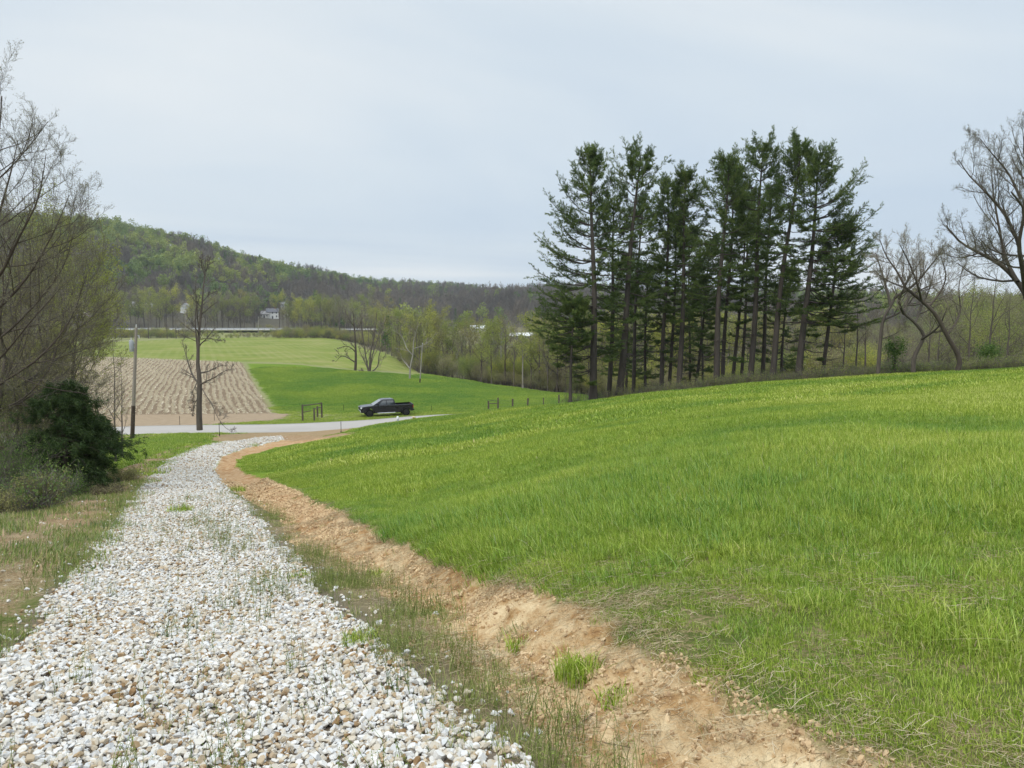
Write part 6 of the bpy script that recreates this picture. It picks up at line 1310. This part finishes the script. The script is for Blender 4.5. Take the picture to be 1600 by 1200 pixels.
def poles():
    base = np.array(hit([206.5], [686])[0]); Y = base[1]; top = at(213, 512, Y); base[2] = g(base[0], Y)-.1
    o = empty('utility_pole', tuple(base), label='leaning wooden utility pole with a grey transformer can, left of the driveway', cat='utility pole')
    t = rel(top, base); tube_obj('pole', [(0, 0, 0), t*.31], [.19, .17], WOODD, o, 10); tube_obj('pole', [t*.31, t], [.168, .115], WOODP, o, 10, label='bleached upper length of the pole')
    c = t*.80+np.array([-.30, -.10, -.1]); tf = tube_obj('transformer', [c, c+[0, 0, .08], c+[0, 0, .95], c+[0, 0, 1.05]], [.18, .20, .20, .15], GALV, o, 16)
    tube_obj('bushing', [c+[0, 0, 1.03], c+[0, 0, 1.28]], .045, PORC, tf); mb = MB(); box(mb, c[0]+.2, t[0]*.80, c[1]-.05, c[1]+.05, c[2]+.3, c[2]+.45); box(mb, c[0]+.2, t[0]*.80, c[1]-.05, c[1]+.05, c[2]+.7, c[2]+.85); mb.obj('bracket', GALV, tf)
    tube_obj('insulator', [t, t+[0, 0, .12], t+[0, 0, .30]], [.05, .07, .05], PORC, o); q = t*.93+np.array([.28, 0, 0]); tube_obj('arm', [t*.93, q], .03, GALV, o); tube_obj('insulator', [q, q-[0, 0, .25]], .05, PORC, o)
    tw = top+np.array([0, 0, .3])
    end = np.array([-95.0, 74.0, tw[2]+.9]); P = [tw*(1-s)+end*s-np.array([0, 0, 1.1*4*s*(1-s)]) for s in np.linspace(0, 1, 16)]; tube_obj('power_line', rel(P, tw), .016, WIREM, None, 5, label='thin power line running left from the pole top', cat='wire').location = tw
    P = [tw*(1-s)+np.array([-95., 74, tw[2]-1.4])*s-np.array([0, 0, 1.3+1.1*4*s*(1-s)]) for s in np.linspace(0, 1, 16)]; tube_obj('power_line', rel(P, tw), .014, WIREM, None, 5, label='lower thin cable running left from the pole below its top', cat='wire').location = tw
    b = np.array(hit([656], [598])[0]); b[2] = g(b[0], b[1])-.1; t = rel(at(660, 538, b[1]), b); o = empty('field_pole', tuple(b), label='thin pale pole standing alone in the bright green field', cat='pole'); tube_obj('pole', [(0, 0, 0), t*.12], .13, WOODD, o); tube_obj('pole', [t*.12, t], [.12, .085], BARK_PALE, o, label='bleached upper length'); tube_obj('insulator', [t, t+[0, 0, .25]], .06, PORC, o); tube_obj('arm', [t*.96-[.35, 0, 0], t*.96+[.15, 0, 0]], .035, GALV, o)
    for px, py, tp, lab, arm in ((404, 527, 496, 'pale utility pole standing before the highway bend', 0), (291, 520, 470, 'utility pole with two crossarms beyond the dead-topped tree', 1)):
        Y = 402 if not arm else 438; b = np.array(gp(px, Y)); b[2] -= .2; t = rel(at(px, tp, Y), b); o = empty('utility_pole', tuple(b), label=lab, cat='utility pole'); tube_obj('pole', [(0, 0, 0), t], [.22, .16], BARK_PALE if not arm else WOODP, o)
        if arm:
            for f in (.97, .82, .70): mb = MB(); box(mb, -1.2, 1.2, -.25, -.14, t[2]*f-.09, t[2]*f+.09); mb.obj('crossarm', WOODP, o)
            for q in (-.6, .6): tube_obj('transformer', [(q, -.5, t[2]*.74), (q, -.5, t[2]*.74+1.2)], .35, GALV, o)
        else: tube_obj('insulator', [t, t+[0, 0, .4]], .12, PORC, o)
poles()
def post(mb, x, y, h, r=.075, lean=(0, 0)): P = np.array([(x, y, -.2), (x+lean[0]*.5, y+lean[1]*.5, h*.5), (x+lean[0], y+lean[1], h)]); tubes(mb, P, np.array([r*1.05, r, r*.95]), 8, caps=True)
def fences():
    b = np.array(hit([473], [657.5])[0]); b[2] = g(b[0], b[1]); Y = b[1]; k = Y/FPX
    o = empty('fence_corner', tuple(b), label='old wooden fence corner of posts and rails left of the truck', cat='fence')
    for dx, dy, h in ((0, 0, 1.85), (18*k, .1, 1.42), (11.5*k, 3.4, 1.25), (20.5*k, 2.8, 1.75)): mb = MB(); post(mb, dx, dy, h, .10); mb.obj('post', POSTW, o)
    tube_obj('rail', [(0, 0, 1.72), (20.5*k, 2.8, 1.64)], .06, POSTW, o); tube_obj('rail', [(18*k, .1, 1.3), (20.5*k, 2.8, 1.25)], .05, POSTW, o); tube_obj('rail', [(0, 0, .95), (7*k, 1.8, .92)], .05, POSTW, o)
    Y = 97.0; B = [((px-800)/FPX*Y+0.0, Y+dy) for px, dy in ((763, 0), (778, 0), (801, .2), (824, .5), (850, 1.0), (875, 1.5))]
    o = empty('fence_brace', (B[0][0], B[0][1], g(*B[0])), label='H-shaped wooden fence brace right of the truck', cat='fence'); w = B[1][0]-B[0][0]
    for dx, h in ((0, 1.12), (w, 1.50)): mb = MB(); post(mb, dx, 0, h, .11); mb.obj('post', POSTW, o)
    tube_obj('rail', [(0, 0, .78), (w, 0, .78)], .05, POSTW, o); tube_obj('rail', [(.2, 0, 1.12), (.75*w, .5, 1.15)], .03, POSTW, o)
    labs = ['tallest lone fence post right of the H-shaped brace', 'leaning fence post second right of the brace', 'thin fence post poking over the meadow brow', 'stubby fence post nearest the pines']
    hh = [1.42, 1.5, 1.55, 1.95]
    for q in range(4):
        x, y = B[q+2]; o = empty('fence_post', (x, y, g(x, y)), label=labs[q], cat='fence post', group='fence posts beyond the meadow brow'); mb = MB(); post(mb, 0, 0, hh[q], .115 if q != 2 else .07, (.12 if q == 1 else 0, 0)); mb.obj('post', POSTW, o)
    for z_ in (.45, .85, 1.15):
        P = np.array([(x, y, g(x, y)+z_) for x, y in B[1:]]); tube_obj('fence_wire', P-P[0], .007, WIREM, None, 4, caps=False, label={.45: 'lowest', .85: 'middle', 1.15: 'topmost'}[z_]+' wire strung between the fence posts right of the truck', cat='wire', group='fence wires').location = P[0]
    for px, py, h, lab, dark in ((343, 681, 1.25, 'thin black steel stake where the driveway meets the road, left side', 1), (533, 676.5, 1.08, 'black steel stake at the road edge right of the driveway mouth', 1), (537, 641.5, .75, 'small thin post in the green field left of the truck', 0), (674, 643, .7, 'small thin post in the green field right of the truck', 0), (281, 664, 1.0, 'thin stake at the stubble edge left of the dead-topped tree', 0), (335, 657, 1.0, 'thin stake at the stubble edge right of the dead-topped tree', 0)):
        p = hit([px], [py])[0]; z = g(p[0], p[1]); o = empty('steel_stake', (p[0], p[1], z), label=lab, cat='stake'); mb = MB(); box(mb, -.025, .025, -.004, .004, -.2, h); box(mb, -.004, .004, -.03, .004, -.2, h); mb.obj('stake', RUST, o)
        if dark: mb = MB(); box(mb, -.05, .05, -.03, -.024, .06, .16); mb.obj('anchor_plate', RUST, o)
    p = hit([621.5], [659.5])[0]; o = empty('utility_marker', (p[0], p[1], g(p[0], p[1])), label='short pale utility marker with a white domed cap beside the road', cat='marker')
    wh = simple('white_plastic', (.62, .64, .64), .5, .4); gy = simple('grey_plastic', (.30, .34, .36), .6, .3)
    tube_obj('body', [(0, 0, -.1), (0, 0, .42)], .11, gy, o, 12); tube_obj('collar', [(0, 0, .42), (0, 0, .50)], .125, wh, o, 12); tube_obj('cap', [(0, 0, .50), (0, 0, .64), (0, 0, .72), (0, 0, .76)], [.13, .13, .09, .02], wh, o, 12); tube_obj('band', [(0, 0, .2), (0, 0, .27)], .118, wh, o, 12)
    p = hit([646.5], [656.5])[0]; o = empty('stump_marker', (p[0], p[1], g(p[0], p[1])), label='short brown wooden stump with a pale cap beside the road', cat='stump')
    tube_obj('stump', [(0, 0, -.1), (.01, 0, .25), (0, 0, .42)], [.17, .14, .15], simple('reddish_wood', (.25, .12, .05), .9, .1, var=.3), o, 9); tube_obj('cap', [(0, 0, .42), (.03, 0, .52)], [.19, .15], simple('pale_straw_cap', (.50, .42, .25), .9, .1), o, 9); 
    # guardrail of the highway
    L = catmull(np.array(HWC, float)[1:5], 14); t = np.gradient(L, axis=0); t /= np.linalg.norm(t, axis=1, keepdims=True); L = L+np.stack([t[:, 1], -t[:, 0]], 1)*10.2; z = HZ(L[:, 0], L[:, 1])
    o = empty('guardrail', (L[0, 0], L[0, 1], z[0]), label='long grey guardrail along the near side of the highway', cat='guardrail'); P = np.c_[L, z+.75]-np.array([L[0, 0], L[0, 1], z[0]]); mb = MB()
    for dz in (0, .17): tubes(mb, P+[0, 0, dz], np.full(len(P), .13), 6)
    mb.obj('rail', GALV, o)
    s = np.r_[0, np.cumsum(np.linalg.norm(np.diff(P, axis=0), axis=1))]
    for u in np.linspace(2, s[-1]-2, 60): q = [np.interp(u, s, P[:, k]) for k in range(3)]; mb = MB(); box(mb, q[0]-.08, q[0]+.08, q[1]+.1, q[1]+.3, q[2]-1.0, q[2]+.15); mb.obj('post', POSTW, o)
fences()
def house(px, py, w, d, h, rh, rot, wall, roof, lab, chim=True, nw=3, ridge='x', cat='house', Yo=0.0, scale=1.0):
    p = hit([px], [py])[0]; x, y = p[0]*(1+Yo/p[1]), p[1]+Yo; z = g(x, y)-.3
    o = empty('house' if cat == 'house' else cat.replace(' ', '_'), (x, y, z), rot, label=lab, cat=cat, group='buildings across the valley'); mw = simple('wall_paint', wall, .8, .2, var=.06, scale=.5); mr_ = simple('roofing', roof, .8, .2, var=.12, scale=1.0); gl = simple('window_glass', (.03, .035, .045), .1, .6); tr_ = simple('white_trim', (.7, .7, .68), .6, .3)
    mb = MB(); V = [(-w/2, -d/2, 0), (w/2, -d/2, 0), (w/2, d/2, 0), (-w/2, d/2, 0), (-w/2, -d/2, h), (w/2, -d/2, h), (w/2, d/2, h), (-w/2, d/2, h), (-w/2, 0, h+rh), (w/2, 0, h+rh)]
    mb.add(V, [[0, 1, 5, 4], [2, 3, 7, 6]]); mb.add(V, [[1, 2, 6, 9, 5], [3, 0, 4, 8, 7]]); wl = mb.obj('wall', mw, o)
    mb = MB(); ov = .45; sl = rh/(d/2)
    for sy in (-1, 1):
        a = np.array([(-w/2-ov, sy*(d/2+ov), h-sl*ov+.05), (w/2+ov, sy*(d/2+ov), h-sl*ov+.05), (w/2+ov, 0, h+rh+.05), (-w/2-ov, 0, h+rh+.05)]); mb.add(np.r_[a, a+[0, 0, .18]], [[3, 2, 1, 0], [4, 5, 6, 7], [0, 1, 5, 4], [1, 2, 6, 5], [2, 3, 7, 6], [3, 0, 4, 7]])
    rf = mb.obj('roof', mr_, o)
    if chim: mb = MB(); box(mb, w*.2, w*.2+.7, -.3, .4, h+rh*.5, h+rh+1.0); mb.obj('chimney', simple('chimney_brick', (.25, .12, .08), .9, .1), rf)
    for i in range(nw):
        xx = -w/2+w*(i+.5)/nw
        for zz in ([1.2] if h < 4 else [1.2, 3.9]):
            if i == nw//2 and zz < 2: mb = MB(); box(mb, xx-.5, xx+.5, -d/2-.05, -d/2+.02, .1, 2.2); mb.obj('door', gl if nw < 4 else tr_, o); continue
            mb = MB(); box(mb, xx-.55, xx+.55, -d/2-.06, -d/2+.02, zz-.05, zz+1.45); f = mb.obj('window', tr_, o); mb = MB(); box(mb, xx-.44, xx+.44, -d/2-.075, -d/2-.055, zz+.05, zz+1.35); mb.obj('pane', gl, f)
    return o
house(426, 497.5, 8.5, 7, 5.2, 2.4, .3, (.68, .68, .66), (.10, .10, .11), 'white two-storey farmhouse left of the dark tree beyond the highway', nw=3)
house(416, 496.5, 7, 6, 3.2, 2.0, -.2, (.50, .49, .46), (.33, .31, .30), 'greyish house with pale roof just left of the white farmhouse', nw=3)
house(447, 484, 8, 7, 4.6, 2.2, .2, (.38, .40, .42), (.16, .16, .17), 'grey house half hidden in trees above the white farmhouse', nw=3)
house(133, 503, 9, 7, 3.4, 2.6, .1, (.46, .38, .36), (.30, .24, .24), 'pinkish house beyond the highway at the far left', nw=4)
house(292, 489, 5, 7, 4.5, 2.2, 1.4, (.62, .63, .63), (.35, .36, .38), 'narrow white gabled house behind the crossarm pole', nw=2)
house(208, 480, 4, 4, 2.6, 1.4, 0, (.66, .66, .64), (.45, .45, .46), 'tiny white shed among the trees beyond the highway', chim=False, nw=1, cat='shed')
house(229, 481, 9, 5, 2.4, 1.2, .1, (.55, .55, .53), (.60, .60, .60), 'low pale-roofed building among the trees beyond the highway', chim=False, nw=3, cat='shed')
house(686, 509, 24, 10, 3.2, 2.2, .05, (.30, .22, .20), (.34, .26, .24), 'long pinkish-brown barn across the river', chim=False, nw=6, cat='barn')
house(747, 518, 11, 8, 2.6, 2.0, .05, (.42, .42, .42), (.66, .67, .68), 'low building with a white roof in the middle of the valley', chim=False, nw=4)
house(815, 530, 13, 7, 2.3, 1.6, -.05, (.20, .17, .15), (.64, .63, .60), 'long low house with a pale roof beyond the river', chim=False, nw=5)

# small things close by
def near_bits():
    for k, (px, py, n, r_, h, lab) in enumerate([(902, 1058, 420, .13, .17, 'rounded bright green grass clump growing on the bare tan earth'), (812, 1012, 130, .10, .10, 'small grass clump on the bare earth up-slope of the large one'), (968, 1095, 170, .12, .09, 'ragged grass clump on the bare earth right of the large one'),
                                        (590, 900, 200, .14, .10, 'grass clump at the top of the green verge strip'), (282, 800, 220, .30, .24, 'yellow-green grass tuft in the middle of the gravel'), (370, 768, 200, .28, .22, 'grass tuft at the right edge of the gravel bend'), (396, 697, 160, .5, .32, 'grass tuft where the gravel meets the road'), (565, 1005, 230, .15, .13, 'dark green tuft at the right gravel edge'), (470, 905, 160, .16, .12, 'low green clump at the gravel edge beside the ditch')]):
        p = hit([px], [py], Hm)[0]; mb = MB(); blades(mb, n, r_, h*.6, h*1.2, .005 if p[1] < 12 else .011, .5, np.random.default_rng(1500+k), straw=.05)
        o = mb.obj('grass_clump', M_GRASS, None, False, label=lab, cat='grass clump', group='grass clumps around the driveway'); o.location = tuple(p); o['hue'] = .5
    rb = simple('dead_stick', (.20, .15, .10), .9, .1, var=.3)
    for pts, r, lab in (([(885, 1150), (905, 1135), (928, 1118)], .006, 'short forked stick lying on the bare earth'), ([(868, 1150), (910, 1158), (950, 1165), (985, 1172)], .004, 'long thin stick lying across the bare earth')):
        P = hit([p[0] for p in pts], [p[1] for p in pts], Hm); P[:, 2] += .012; b = P[0].copy(); o = tube_obj('stick', P-b, [r, r*.5], rb, None, 6, n=8, label=lab, cat='stick'); o.location = tuple(b)
near_bits()

# ------------------------------------------------------------ the air of the valley
def haze():
    q = NT('valley_air'); v = q.n('VolumePrincipled'); v.inputs['Color'].default_value = (.88, .92, .98, 1); v.inputs['Density'].default_value = 0.00013; v.inputs['Anisotropy'].default_value = 0.2
    q.t.links.new(v.outputs[0], q.out.inputs['Volume']); mb = MB(); box(mb, -3200, 3200, -3200, 3200, -32, 175); o = mb.obj('haze', q.m); o['kind'] = 'stuff'
if HAZE: haze()

for o in list(SC.objects):      # neutral hue for every plant that was not given one of its own
    if o.type == 'MESH' and 'hue' not in o.keys() and not o.modifiers: 
        if any(m_ and m_.name.split('.')[0] in ('spring_leaves', 'olive_leaves', 'grass_blades', 'verge_weeds') for m_ in o.data.materials): o['hue'] = 0.5
